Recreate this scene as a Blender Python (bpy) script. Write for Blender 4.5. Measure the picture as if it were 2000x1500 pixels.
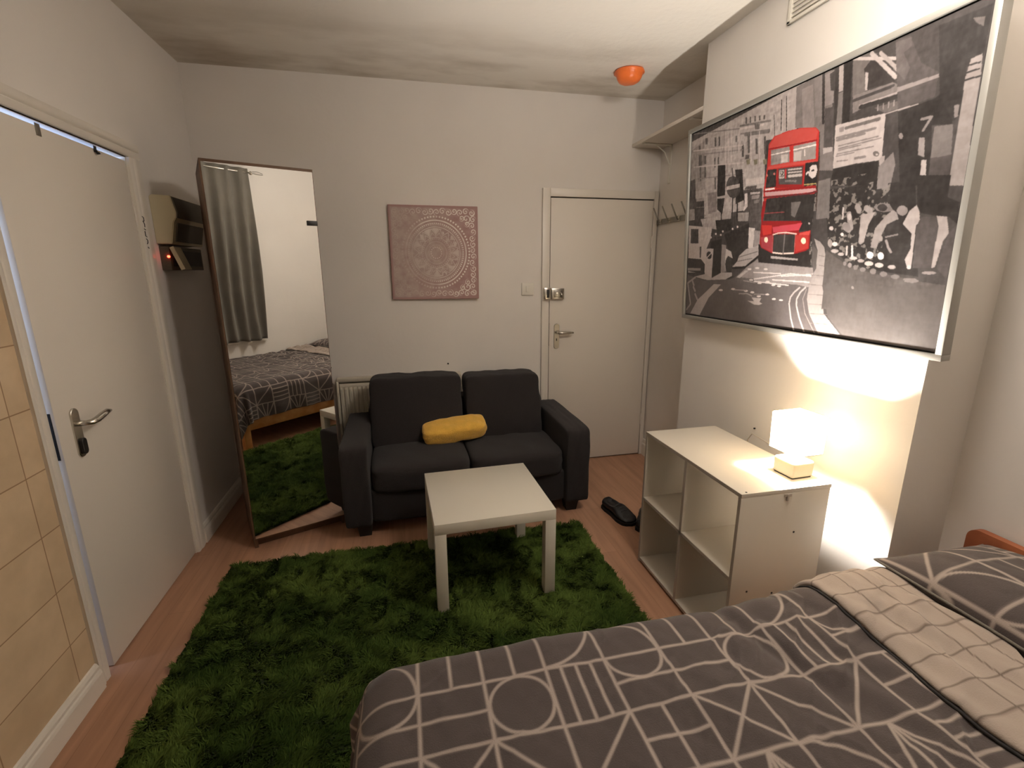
import bpy, bmesh, math
import numpy as np
from mathutils import Vector, Matrix, Euler

for o in list(bpy.data.objects):
    bpy.data.objects.remove(o, do_unlink=True)
SC = bpy.context.scene
COL = SC.collection
PI = math.pi

# ------------------------------------------------------------------ camera
cam_d = bpy.data.cameras.new('camera'); cam = bpy.data.objects.new('camera', cam_d); COL.objects.link(cam)
CR = (0.975372, -0.220534, -0.003704); CU = (0.055522, 0.229239, 0.971785); CF = (0.213463, 0.948058, -0.235838)
mw = Matrix(((CR[0], CU[0], -CF[0], 0.07181), (CR[1], CU[1], -CF[1], -3.40714), (CR[2], CU[2], -CF[2], 1.50846), (0, 0, 0, 1)))
cam.matrix_world = mw
cam_d.sensor_width = 36.0; cam_d.sensor_fit = 'HORIZONTAL'; cam_d.lens = 0.92281 * 18.0
cam_d.clip_start = 0.02; cam_d.clip_end = 50
SC.camera = cam

# ------------------------------------------------------------------ world, exposure
W = bpy.data.worlds.new('world'); SC.world = W; W.use_nodes = True
W.node_tree.nodes['Background'].inputs[0].default_value = (0.55, 0.62, 0.8, 1)
W.node_tree.nodes['Background'].inputs[1].default_value = 0.02
SC.view_settings.view_transform = 'Standard'; SC.view_settings.look = 'None'
SC.view_settings.gamma = 1.0; SC.view_settings.use_curve_mapping = False
SC.view_settings.exposure = 0.0
# the lamp gives the room its light: bulb and shade strengths
BULB = 6000.0
SHADE_E = 11.0
# added fill dome above the bed, out of frame, to brighten the room
FILL_E = 72.0
BATH = 65.0

# ------------------------------------------------------------------ numbers of the room
XL, XR, XA, H, YB = -1.1165, 1.7256, 1.96, 2.668, -3.80
YC, YN = -0.8455, -2.231

# ------------------------------------------------------------------ materials
def srgb(r, g, b):
    f = lambda c: (c / 255 / 12.92) if c / 255 <= 0.04045 else ((c / 255 + 0.055) / 1.055) ** 2.4
    return (f(r), f(g), f(b), 1.0)

def mat(name, col, rough=0.6, metal=0.0, var=0.0, vscale=4.0, bump=0.0, bscale=60.0, spec=0.5, emit=None, es=0.0, sheen=0.0, coat=0.0, var2=None):
    m = bpy.data.materials.new(name); m.use_nodes = True
    nt = m.node_tree; N = nt.nodes; L = nt.links; b = N['Principled BSDF']
    b.inputs['Base Color'].default_value = col; b.inputs['Roughness'].default_value = rough
    b.inputs['Metallic'].default_value = metal; b.inputs['Specular IOR Level'].default_value = spec
    b.inputs['Sheen Weight'].default_value = sheen; b.inputs['Coat Weight'].default_value = coat
    if emit: b.inputs['Emission Color'].default_value = emit; b.inputs['Emission Strength'].default_value = es
    tc = N.new('ShaderNodeTexCoord')
    if var > 0 or var2:
        n = N.new('ShaderNodeTexNoise'); n.inputs['Scale'].default_value = vscale; n.inputs['Detail'].default_value = 6
        L.new(tc.outputs['Object'], n.inputs['Vector'])
        r = N.new('ShaderNodeValToRGB')
        c2 = var2 if var2 else tuple(x * (1 - var) for x in col[:3]) + (1,)
        r.color_ramp.elements[0].color = c2; r.color_ramp.elements[0].position = 0.35
        r.color_ramp.elements[1].color = col; r.color_ramp.elements[1].position = 0.65
        L.new(n.outputs['Fac'], r.inputs['Fac']); L.new(r.outputs['Color'], b.inputs['Base Color'])
    if bump > 0:
        n2 = N.new('ShaderNodeTexNoise'); n2.inputs['Scale'].default_value = bscale; n2.inputs['Detail'].default_value = 5
        L.new(tc.outputs['Object'], n2.inputs['Vector'])
        bp = N.new('ShaderNodeBump'); bp.inputs['Strength'].default_value = bump; bp.inputs['Distance'].default_value = 0.01
        L.new(n2.outputs['Fac'], bp.inputs['Height']); L.new(bp.outputs['Normal'], b.inputs['Normal'])
    return m

def attr_mat(name, rough=0.8, spec=0.3, bump=0.0, bscale=200.0, sheen=0.0, attr='Col'):
    m = mat(name, (0.5, 0.5, 0.5, 1), rough=rough, spec=spec, bump=bump, bscale=bscale, sheen=sheen)
    a = m.node_tree.nodes.new('ShaderNodeAttribute'); a.attribute_name = attr
    m.node_tree.links.new(a.outputs['Color'], m.node_tree.nodes['Principled BSDF'].inputs['Base Color'])
    return m

M_wall = mat('wall_paint', srgb(230, 224, 217), 0.75, bump=0.10, bscale=28, var=0.05, vscale=1.6, spec=0.2)
M_trim = mat('gloss_white_paint', srgb(224, 217, 206), 0.35, bump=0.05, bscale=30)
M_door = mat('door_paint', srgb(222, 214, 203), 0.45, bump=0.06, bscale=20, spec=0.35)
M_white = mat('white_laminate', srgb(200, 192, 178), 0.42, spec=0.4)
M_edge = mat('laminate_edge', srgb(170, 160, 148), 0.6)
M_table = mat('white_lacquer', srgb(206, 200, 186), 0.35, spec=0.4)
M_plast = mat('white_plastic', srgb(225, 220, 208), 0.4)
M_cream = mat('cream_plastic', srgb(212, 200, 168), 0.5)
M_grey = mat('grey_plastic', srgb(95, 88, 74), 0.5)
M_dark = mat('black_plastic', srgb(28, 25, 22), 0.45)
M_chrome = mat('brushed_chrome', srgb(205, 200, 190), 0.25, metal=1.0)
M_steel = mat('satin_steel', srgb(150, 146, 138), 0.32, metal=1.0)
M_sofa = mat('charcoal_weave', srgb(50, 46, 46), 0.95, bump=0.5, bscale=420, sheen=0.08, spec=0.15, var=0.2, vscale=300)
M_sofaleg = mat('black_wood', srgb(24, 21, 20), 0.6)
M_yellow = mat('mustard_fleece', srgb(236, 186, 84), 0.95, bump=0.5, bscale=160, sheen=0.3, spec=0.1, var=0.12, vscale=20)
M_oak = mat('wardrobe_wood', srgb(112, 84, 62), 0.55, var2=srgb(88, 64, 46), vscale=7)
M_pine = mat('pine_wood', srgb(216, 160, 98), 0.55, var2=srgb(190, 124, 66), vscale=9)
M_headb = mat('orange_pine', srgb(172, 102, 66), 0.5, var2=srgb(142, 78, 48), vscale=12)
M_mirror = mat('mirror_glass', (0.86, 0.87, 0.86, 1), 0.0, metal=1.0)
M_frame = mat('silver_frame', srgb(158, 155, 148), 0.42, metal=0.3, bump=0.05, bscale=300)
M_blackgap = mat('black_lining', srgb(12, 10, 10), 0.9)
M_orange = mat('orange_cover', srgb(244, 122, 58), 0.35, spec=0.5, bump=0.2, bscale=60)
M_shoe = mat('black_leather', srgb(20, 19, 21), 0.45, bump=0.2, bscale=90)
M_sole = mat('black_rubber', srgb(14, 13, 13), 0.8)
M_shoe2 = mat('grey_tongue', srgb(48, 46, 46), 0.7)
M_lampbase = mat('cream_ceramic', srgb(228, 218, 190), 0.3, spec=0.5)
M_rad = mat('radiator_enamel', srgb(205, 196, 178), 0.4)
M_curtain = mat('grey_curtain', srgb(116, 110, 100), 0.9, bump=0.3, bscale=180, var=0.12, vscale=6, sheen=0.2)
M_matt = mat('mattress_ticking', srgb(92, 86, 84), 0.9)
M_pinkbase = mat('canvas_pink_edge', srgb(186, 138, 134), 0.85, var=0.25, vscale=14)
M_red = mat('red_led', srgb(255, 40, 20), 0.4, emit=(1, 0.05, 0.02, 1), es=14.0)
M_ink = mat('black_ink', srgb(25, 20, 18), 0.8)
M_shadowgap = mat('door_gap', srgb(40, 30, 24), 0.9)
M_bathwall = mat('bathroom_paint', srgb(225, 230, 240), 0.7)
M_cord = mat('white_cord', srgb(205, 195, 180), 0.5)

def mat_floor():
    m = mat('laminate_floor', srgb(190, 128, 92), 0.42, spec=0.35)
    nt = m.node_tree; N = nt.nodes; L = nt.links; b = N['Principled BSDF']
    tc = N.new('ShaderNodeTexCoord'); mp = N.new('ShaderNodeMapping'); mp.inputs['Rotation'].default_value = (0, 0, PI / 2)
    L.new(tc.outputs['Object'], mp.inputs['Vector'])
    br = N.new('ShaderNodeTexBrick'); br.inputs['Scale'].default_value = 1.0
    br.inputs['Brick Width'].default_value = 1.28; br.inputs['Row Height'].default_value = 0.095
    br.inputs['Mortar Size'].default_value = 0.0009; br.inputs['Mortar Smooth'].default_value = 0.3
    br.inputs['Color1'].default_value = srgb(178, 138, 112); br.inputs['Color2'].default_value = srgb(168, 128, 102)
    br.inputs['Mortar'].default_value = srgb(146, 108, 84); br.offset = 0.37
    L.new(mp.outputs['Vector'], br.inputs['Vector'])
    mp2 = N.new('ShaderNodeMapping'); mp2.inputs['Scale'].default_value = (26, 2.2, 1)
    L.new(tc.outputs['Object'], mp2.inputs['Vector'])
    n = N.new('ShaderNodeTexNoise'); n.inputs['Scale'].default_value = 1.0; n.inputs['Detail'].default_value = 7; n.inputs['Distortion'].default_value = 0.6
    L.new(mp2.outputs['Vector'], n.inputs['Vector'])
    r = N.new('ShaderNodeValToRGB'); r.color_ramp.elements[0].position = 0.3; r.color_ramp.elements[1].position = 0.7
    r.color_ramp.elements[0].color = (0.80, 0.76, 0.74, 1); r.color_ramp.elements[1].color = (1.08, 1.05, 1.03, 1)
    L.new(n.outputs['Fac'], r.inputs['Fac'])
    mx = N.new('ShaderNodeMix'); mx.data_type = 'RGBA'; mx.blend_type = 'MULTIPLY'; mx.inputs['Factor'].default_value = 1.0
    L.new(br.outputs['Color'], mx.inputs['A']); L.new(r.outputs['Color'], mx.inputs['B'])
    L.new(mx.outputs['Result'], b.inputs['Base Color'])
    return m
M_floor = mat_floor()

def mat_tiles():
    m = mat('cream_wall_tiles', srgb(214, 190, 158), 0.45, spec=0.35)
    nt = m.node_tree; N = nt.nodes; L = nt.links; b = N['Principled BSDF']
    g = N.new('ShaderNodeNewGeometry'); sp = N.new('ShaderNodeSeparateXYZ'); cb = N.new('ShaderNodeCombineXYZ')
    L.new(g.outputs['Position'], sp.inputs[0])
    ay = N.new('ShaderNodeMath'); ay.operation = 'ADD'; ay.inputs[1].default_value = 1.742 + 0.325 * 8
    az = N.new('ShaderNodeMath'); az.operation = 'ADD'; az.inputs[1].default_value = -0.0535 + 0.2055 * 4
    L.new(sp.outputs['Y'], ay.inputs[0]); L.new(sp.outputs['Z'], az.inputs[0])
    L.new(ay.outputs[0], cb.inputs[0]); L.new(az.outputs[0], cb.inputs[1])
    br = N.new('ShaderNodeTexBrick'); br.inputs['Scale'].default_value = 1.0; br.offset = 0.0
    br.inputs['Brick Width'].default_value = 0.325; br.inputs['Row Height'].default_value = 0.2055
    br.inputs['Mortar Size'].default_value = 0.0022; br.inputs['Mortar Smooth'].default_value = 0.2
    br.inputs['Color1'].default_value = srgb(216, 192, 160); br.inputs['Color2'].default_value = srgb(206, 182, 150)
    br.inputs['Mortar'].default_value = srgb(158, 128, 98)
    L.new(cb.outputs[0], br.inputs['Vector'])
    n = N.new('ShaderNodeTexNoise'); n.inputs['Scale'].default_value = 9; n.inputs['Detail'].default_value = 6
    L.new(g.outputs['Position'], n.inputs['Vector'])
    r = N.new('ShaderNodeValToRGB'); r.color_ramp.elements[0].color = (0.90, 0.88, 0.86, 1); r.color_ramp.elements[1].color = (1.04, 1.03, 1.02, 1)
    r.color_ramp.elements[0].position = 0.35; r.color_ramp.elements[1].position = 0.65
    L.new(n.outputs['Fac'], r.inputs['Fac'])
    mx = N.new('ShaderNodeMix'); mx.data_type = 'RGBA'; mx.blend_type = 'MULTIPLY'; mx.inputs['Factor'].default_value = 1.0
    L.new(br.outputs['Color'], mx.inputs['A']); L.new(r.outputs['Color'], mx.inputs['B']); L.new(mx.outputs['Result'], b.inputs['Base Color'])
    return m
M_tiles = mat_tiles()

def mat_ceiling():
    m = mat('ceiling_paint', srgb(228, 222, 212), 0.85, bump=0.2, bscale=30, spec=0.15)
    nt = m.node_tree; N = nt.nodes; L = nt.links; b = N['Principled BSDF']
    g = N.new('ShaderNodeNewGeometry')
    mp = N.new('ShaderNodeMapping'); mp.inputs['Scale'].default_value = (1.1, 2.6, 1)
    n = N.new('ShaderNodeTexNoise'); n.inputs['Scale'].default_value = 1.5; n.inputs['Detail'].default_value = 5
    L.new(g.outputs['Position'], mp.inputs['Vector']); L.new(mp.outputs['Vector'], n.inputs['Vector'])
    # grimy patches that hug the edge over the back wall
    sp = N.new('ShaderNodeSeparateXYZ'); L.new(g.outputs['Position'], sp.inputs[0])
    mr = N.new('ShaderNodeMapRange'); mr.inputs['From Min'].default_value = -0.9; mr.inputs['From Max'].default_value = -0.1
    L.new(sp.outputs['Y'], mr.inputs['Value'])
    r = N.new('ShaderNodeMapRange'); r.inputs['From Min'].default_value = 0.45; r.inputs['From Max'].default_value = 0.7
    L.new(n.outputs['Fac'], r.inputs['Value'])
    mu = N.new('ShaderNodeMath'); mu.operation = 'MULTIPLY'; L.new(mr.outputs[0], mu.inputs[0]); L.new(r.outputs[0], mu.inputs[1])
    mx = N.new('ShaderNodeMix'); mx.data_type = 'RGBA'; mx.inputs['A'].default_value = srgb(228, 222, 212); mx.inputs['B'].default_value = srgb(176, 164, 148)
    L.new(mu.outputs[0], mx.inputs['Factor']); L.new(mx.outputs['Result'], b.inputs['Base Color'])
    return m
M_ceil = mat_ceiling()

def mat_shade():
    m = bpy.data.materials.new('lamp_shade_cloth'); m.use_nodes = True
    N = m.node_tree.nodes; L = m.node_tree.links; N.clear()
    out = N.new('ShaderNodeOutputMaterial'); a = N.new('ShaderNodeAddShader')
    d = N.new('ShaderNodeBsdfDiffuse'); d.inputs[0].default_value = (0.75, 0.62, 0.42, 1)
    e = N.new('ShaderNodeEmission'); e.inputs[0].default_value = (1.0, 0.78, 0.50, 1); e.inputs[1].default_value = SHADE_E
    L.new(d.outputs[0], a.inputs[0]); L.new(e.outputs[0], a.inputs[1]); L.new(a.outputs[0], out.inputs[0])
    return m
M_shade = mat_shade()
M_bulb = mat('lit_bulb', (1, 1, 1, 1), 0.4, emit=(1.0, 0.94, 0.87, 1), es=BULB)

# ------------------------------------------------------------------ helpers
def thing(name, label, cat, loc=(0, 0, 0), rz=0.0, group=None, kind=None):
    o = bpy.data.objects.new(name, None); COL.objects.link(o)
    o.empty_display_size = 0.1; o.location = loc; o.rotation_euler = (0, 0, rz)
    tag(o, label, cat, group, kind)
    return o

def tag(o, label=None, cat=None, group=None, kind=None):
    if label: o['label'] = label
    if cat: o['category'] = cat
    if group: o['group'] = group
    if kind: o['kind'] = kind
    return o

def link(name, me, m, parent=None):
    o = bpy.data.objects.new(name, me); COL.objects.link(o)
    if m is not None:
        for mm in (m if isinstance(m, (list, tuple)) else [m]): me.materials.append(mm)
    if parent is not None: o.parent = parent
    return o

def from_bm(name, bm, m, parent=None, smooth=False):
    me = bpy.data.meshes.new(name); bm.normal_update(); bm.to_mesh(me); bm.free()
    if smooth:
        for p in me.polygons: p.use_smooth = True
    return link(name, me, m, parent)

def add_box(bm, x0, x1, y0, y1, z0, z1, bev=0.0, seg=2, mi=0):
    vs = [bm.verts.new((x, y, z)) for x in (x0, x1) for y in (y0, y1) for z in (z0, z1)]
    fs = []
    for idx in ((0, 1, 3, 2), (4, 6, 7, 5), (0, 4, 5, 1), (2, 3, 7, 6), (0, 2, 6, 4), (1, 5, 7, 3)):
        f = bm.faces.new([vs[i] for i in idx]); f.material_index = mi; fs.append(f)
    bmesh.ops.recalc_face_normals(bm, faces=fs)
    if bev > 0:
        es = list({e for f in fs for e in f.edges})
        bmesh.ops.bevel(bm, geom=es, offset=bev, segments=seg, profile=0.5, affect='EDGES')
    return vs

def box(name, b, m, parent=None, bev=0.002, seg=2, smooth=False):
    bm = bmesh.new(); add_box(bm, *b, bev=bev, seg=seg)
    o = from_bm(name, bm, m, parent)
    if bev > 0: 
        for p in o.data.polygons: p.use_smooth = True
        shade(o)
    return o

def shade(o, ang=0.7):
    # hard edges stay hard, the bevels between them round off
    me = o.data
    for p in me.polygons: p.use_smooth = True
    bm = bmesh.new(); bm.from_mesh(me)
    for e in bm.edges:
        if len(e.link_faces) == 2 and e.calc_face_angle(0) > ang: e.smooth = False
    bm.to_mesh(me); bm.free()

def struct(o, kind='structure'):
    o['kind'] = kind; return o

def add_cyl(bm, p0, p1, r0, r1=None, n=20, mi=0, caps=True):
    r1 = r0 if r1 is None else r1
    p0 = Vector(p0); p1 = Vector(p1); d = (p1 - p0).normalized()
    a = d.orthogonal().normalized(); b = d.cross(a)
    A = [bm.verts.new(p0 + (a * math.cos(t) + b * math.sin(t)) * r0) for t in [2 * PI * i / n for i in range(n)]]
    B = [bm.verts.new(p1 + (a * math.cos(t) + b * math.sin(t)) * r1) for t in [2 * PI * i / n for i in range(n)]]
    fs = [bm.faces.new((A[i], A[(i + 1) % n], B[(i + 1) % n], B[i])) for i in range(n)]
    if caps: fs += [bm.faces.new(A[::-1]), bm.faces.new(B)]
    for f in fs: f.material_index = mi
    bmesh.ops.recalc_face_normals(bm, faces=fs)

def cyl(name, p0, p1, r, m, parent=None, r1=None, n=20):
    bm = bmesh.new(); add_cyl(bm, p0, p1, r, r1, n); o = from_bm(name, bm, m, parent); shade(o); return o

def add_tube(bm, pts, r, n=10, closed=False, flat=1.0):
    pts = [Vector(p) for p in pts]; rings = []; up = None
    for i, p in enumerate(pts):
        a = pts[i - 1] if i > 0 else p; b = pts[i + 1] if i < len(pts) - 1 else p
        d = (b - a).normalized()
        if up is None: up = d.orthogonal().normalized()
        up = (up - d * up.dot(d)).normalized(); s = d.cross(up)
        rr = r[i] if isinstance(r, (list, tuple)) else r
        rings.append([bm.verts.new(p + (up * math.cos(t) + s * math.sin(t) * flat) * rr) for t in [2 * PI * k / n for k in range(n)]])
    fs = []
    for A, B in zip(rings, rings[1:]):
        fs += [bm.faces.new((A[k], A[(k + 1) % n], B[(k + 1) % n], B[k])) for k in range(n)]
    fs += [bm.faces.new(rings[0][::-1]), bm.faces.new(rings[-1])]
    bmesh.ops.recalc_face_normals(bm, faces=fs)

def tube(name, pts, r, m, parent=None, n=10, flat=1.0):
    bm = bmesh.new(); add_tube(bm, pts, r, n, flat=flat); return from_bm(name, bm, m, parent, smooth=True)

def grid_obj(name, P, m, parent=None, col=None, smooth=True, extra=None):
    """P: (nu,nv,3) array of points -> one quad mesh; col: (nu,nv,3) linear colours"""
    nu, nv = P.shape[:2]
    me = bpy.data.meshes.new(name)
    idx = np.arange(nu * nv).reshape(nu, nv)
    q = np.stack([idx[:-1, :-1], idx[1:, :-1], idx[1:, 1:], idx[:-1, 1:]], -1).reshape(-1, 4)
    me.vertices.add(nu * nv); me.vertices.foreach_set('co', P.reshape(-1).astype(np.float32))
    me.loops.add(q.size); me.loops.foreach_set('vertex_index', q.reshape(-1).astype(np.int32))
    me.polygons.add(len(q)); me.polygons.foreach_set('loop_start', np.arange(0, q.size, 4, dtype=np.int32))
    me.polygons.foreach_set('use_smooth', np.full(len(q), smooth))
    me.update(); me.validate()
    if col is not None:
        a = me.color_attributes.new('Col', 'FLOAT_COLOR', 'POINT')
        c = np.ones((nu * nv, 4), np.float32); c[:, :3] = col.reshape(-1, 3); a.data.foreach_set('color', c.reshape(-1))
    return link(name, me, m, parent)

def soft_box(name, b, m, parent=None, p=5.0, n=14, puff=(0, 0, 0), seed=0, wr=0.0, shear=(0, 0)):
    """cushion-like rounded box inside bounds b"""
    x0, x1, y0, y1, z0, z1 = b; c = Vector(((x0 + x1) / 2, (y0 + y1) / 2, (z0 + z1) / 2)); s = Vector(((x1 - x0) / 2, (y1 - y0) / 2, (z1 - z0) / 2))
    bm = bmesh.new(); bmesh.ops.create_cube(bm, size=2.0)
    bmesh.ops.subdivide_edges(bm, edges=bm.edges[:], cuts=n, use_grid_fill=True)
    for v in bm.verts:
        u = v.co.copy()
        u = Vector([math.sin(t * PI / 2 * 0.98) / math.sin(PI / 2 * .98) for t in u])
        k = (abs(u.x) ** p + abs(u.y) ** p + abs(u.z) ** p) ** (1 / p)
        q = u / k
        # puff: the big faces swell in the middle
        px, py, pz = puff
        q2 = Vector((q.x * (1 + px * (1 - q.y ** 2) * (1 - q.z ** 2)), q.y * (1 + py * (1 - q.x ** 2) * (1 - q.z ** 2)), q.z * (1 + pz * (1 - q.x ** 2) * (1 - q.y ** 2))))
        w = wr * (math.sin(7 * q.x + 3 * q.y + seed) * math.sin(5 * q.z - 4 * q.y + seed * 2) + .6 * math.sin(13 * q.x - 9 * q.z + seed * 3))
        co = Vector((q2.x * s.x, q2.y * s.y, q2.z * s.z)) + q2.normalized() * w
        co.y += shear[0] * co.z; co.x += shear[1] * co.z
        v.co = co + c
    return from_bm(name, bm, m, parent, smooth=True)

def noise2(x, y, seed=0, octs=4):
    """smooth value noise, numpy"""
    rng = np.random.RandomState(seed); T = rng.rand(64, 64); s = np.zeros_like(x, dtype=float); a = 1.0; tot = 0
    for o in range(octs):
        xi = np.floor(x).astype(int); yi = np.floor(y).astype(int); fx = x - xi; fy = y - yi
        fx = fx * fx * (3 - 2 * fx); fy = fy * fy * (3 - 2 * fy)
        g = lambda i, j: T[(xi + i) % 64, (yi + j) % 64]
        s += a * ((g(0, 0) * (1 - fx) + g(1, 0) * fx) * (1 - fy) + (g(0, 1) * (1 - fx) + g(1, 1) * fx) * fy)
        tot += a; a *= 0.5; x = x * 2.03 + 7.1; y = y * 2.03 + 3.7
    return s / tot
LIN = lambda c: np.where(np.asarray(c) / 255 <= 0.04045, np.asarray(c) / 255 / 12.92, ((np.asarray(c) / 255 + 0.055) / 1.055) ** 2.4)

# ================================================================== THE ROOM SHELL
T_ = 0.12
def sbox(name, b, m, bev=0.0, parent=None):
    o = box(name, b, m, parent, bev=bev)
    if parent is None: o['kind'] = 'structure'
    return o
sbox('floor', (XL - 1.5, XA + T_, YB - T_, T_, -0.1, 0.0), M_floor)
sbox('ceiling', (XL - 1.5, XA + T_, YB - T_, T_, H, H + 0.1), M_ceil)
sbox('wall_back', (XL - T_, XA + T_, 0.0, T_, 0, H), M_wall)
# chimney breast and the recesses on either side of it
sbox('wall_chimney_breast', (XR, XA + 0.001, YN, YC, 0, H), M_wall)
sbox('wall_right', (XA, XA + T_, YB - T_, 0.0, 0, H), M_wall)
# left wall around the doorway
bm = bmesh.new()
add_box(bm, XL - T_, XL, -0.770, 0.0, 0, H)
add_box(bm, XL - T_, XL, -1.602, -0.770, 2.006, H)
add_box(bm, XL - T_, XL, YB - T_, -1.602, 0, H)
struct(from_bm('wall_left', bm, M_wall))
sbox('wall_left_tiling', (XL, XL + 0.006, YB, -1.655, 0.0, 1.98), M_tiles)
# window wall behind the camera, with the window opening
WX0, WX1, WZ0, WZ1 = -0.55, 0.93, 0.75, 2.42
bm = bmesh.new()
add_box(bm, XL - T_, WX0, YB - T_, YB, 0, H); add_box(bm, WX1, XA + T_, YB - T_, YB, 0, H)
add_box(bm, WX0, WX1, YB - T_, YB, 0, WZ0); add_box(bm, WX0, WX1, YB - T_, YB, WZ1, H)
struct(from_bm('wall_window', bm, M_wall))
w = bpy.data.objects.new('window_1', None); COL.objects.link(w); w.location = ((WX0 + WX1) / 2, YB, WZ0); w['kind'] = 'structure'
ox, oy, oz = w.location
M_night = mat('night_glass', (0.02, 0.025, 0.035, 1), 0.03, spec=0.6)
bm = bmesh.new()
for (a, b_, c, d) in ((WX0, WX0 + .06, WZ0, WZ1), (WX1 - .06, WX1, WZ0, WZ1), (WX0, WX1, WZ0, WZ0 + .06), (WX0, WX1, WZ1 - .06, WZ1), (ox - .03, ox + .03, WZ0, WZ1), (WX0, WX1, 1.48, 1.54)):
    add_box(bm, a - ox, b_ - ox, -.10, -.05, c - oz, d - oz, bev=.004)
o = from_bm('window_frame', bm, M_trim, w); shade(o)
box('pane', (WX0 + .03 - ox, WX1 - .03 - ox, -.085, -.08, .03, WZ1 - WZ0 - .03), M_night, w, bev=0)
box('window_sill', (WX0 - .05 - ox, WX1 + .05 - ox, -.05, .035, -.035, 0.0), M_trim, w, bev=.006)

# bathroom behind the left door, only its lit void shows through the gap
bm = bmesh.new()
bx0, bx1, by0, by1 = XL - 1.45, XL - T_, -2.3, -0.2
add_box(bm, bx0 - .05, bx0, by0, by1, 0, H); add_box(bm, bx0, bx1, by0 - .05, by0, 0, H); add_box(bm, bx0, bx1, by1, by1 + .05, 0, H)
struct(from_bm('wall_bathroom', bm, M_bathwall))
bl = bpy.data.lights.new('bathroom_ceiling_light', 'POINT'); bl.energy = BATH; bl.color = (0.50, 0.66, 1.0); bl.shadow_soft_size = 0.12
blo = bpy.data.objects.new('bathroom_ceiling_light', bl); COL.objects.link(blo); blo.location = (XL - 0.73, -1.80, 1.72)

# ---- skirting
def skirt(name, pts, hs=1.0):
    """moulded skirting along a list of (x0,y0,x1,y1,nx,ny)"""
    bm = bmesh.new()
    prof = [(0, 0), (.020, 0), (.020, .085), (.017, .098), (.013, .104), (.013, .118), (.007, .132), (0, .135)]
    for (x0, y0, x1, y1, nx, ny) in pts:
        A = [bm.verts.new((x0 + nx * d, y0 + ny * d, z * hs)) for d, z in prof]; B = [bm.verts.new((x1 + nx * d, y1 + ny * d, z * hs)) for d, z in prof]
        fs = [bm.faces.new((A[i], A[(i + 1) % len(A)], B[(i + 1) % len(A)], B[i])) for i in range(len(A))] + [bm.faces.new(A[::-1]), bm.faces.new(B)]
        bmesh.ops.recalc_face_normals(bm, faces=fs)
    struct(from_bm(name, bm, M_trim))
skirt('baseboard_left', [(XL, -0.675, XL, 0, 1, 0), (XL + .006, YB, XL + .006, -1.66, 1, 0)], .8)
skirt('baseboard_back', [(XL, 0, 1.06, 0, 0, -1)])
skirt('baseboard_right', [(XA, 0, XA, YC, -1, 0), (XR, YC, XR, YN, -1, 0), (XA, YN, XA, YB, -1, 0), (XR, YC, XA, YC, 0, 1), (XR, YN, XA, YN, 0, -1)])
skirt('baseboard_window', [(XL, YB, XA, YB, 0, 1)])

# ---- left door: lining, moulded architrave, leaf a touch open
def moulding(bm, a, b, out, wide, w=.06, d=.018):
    """architrave strip from a to b; 'wide' is the direction away from the opening, 'out' into the room"""
    a = Vector(a); b = Vector(b); out = Vector(out); wide = Vector(wide)
    prof = [(0, 0), (0, .012), (.004, .015), (.026, .015), (.030, .011), (.034, .015), (.040, d), (.054, d), (w, d - .006), (w, 0)]
    A = [bm.verts.new(a + wide * s + out * t) for s, t in prof]; B = [bm.verts.new(b + wide * s + out * t) for s, t in prof]
    fs = [bm.faces.new((A[i], A[(i + 1) % len(A)], B[(i + 1) % len(A)], B[i])) for i in range(len(A))] + [bm.faces.new(A[::-1]), bm.faces.new(B)]
    bmesh.ops.recalc_face_normals(bm, faces=fs)
bm = bmesh.new()
add_box(bm, XL - T_, XL, -1.602, -1.597, 0, 2.006); add_box(bm, XL - T_, XL, -0.775, -0.770, 0, 2.006); add_box(bm, XL - T_, XL, -1.602, -.770, 2.004, 2.010)
moulding(bm, (XL, -1.605, 0), (XL, -1.605, 2.0095), (1, 0, 0), (0, -1, 0), w=.052)
moulding(bm, (XL, -0.770, 0), (XL, -0.770, 2.0095), (1, 0, 0), (0, 1, 0), w=.095)
moulding(bm, (XL, -1.657, 2.010), (XL, -.675, 2.010), (1, 0, 0), (0, 0, 1), w=.066)
o = struct(from_bm('trim_1', bm, M_trim)); shade(o)

d1 = bpy.data.objects.new('door_1', None); COL.objects.link(d1); d1.location = (XL - .002, -0.778, 0.006); d1['kind'] = 'structure'
d1.rotation_euler = (0, 0, math.radians(0.3))
LW, LH = 0.782, 1.984
o = box('door_leaf', (-.04, 0, -LW, 0, 0, LH), M_door, d1, bev=.0015)
# latch edge plate, hinges
o = box('latch_plate', (-.022, -.010, -LW - .0012, -LW + .0005, .86, 1.03), M_sole, d1, bev=.0005)
for z in (.22, 1.70):
    cyl('hinge', (.003, .003, z), (.003, .003, z + .09), .005, M_trim, d1)
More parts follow.
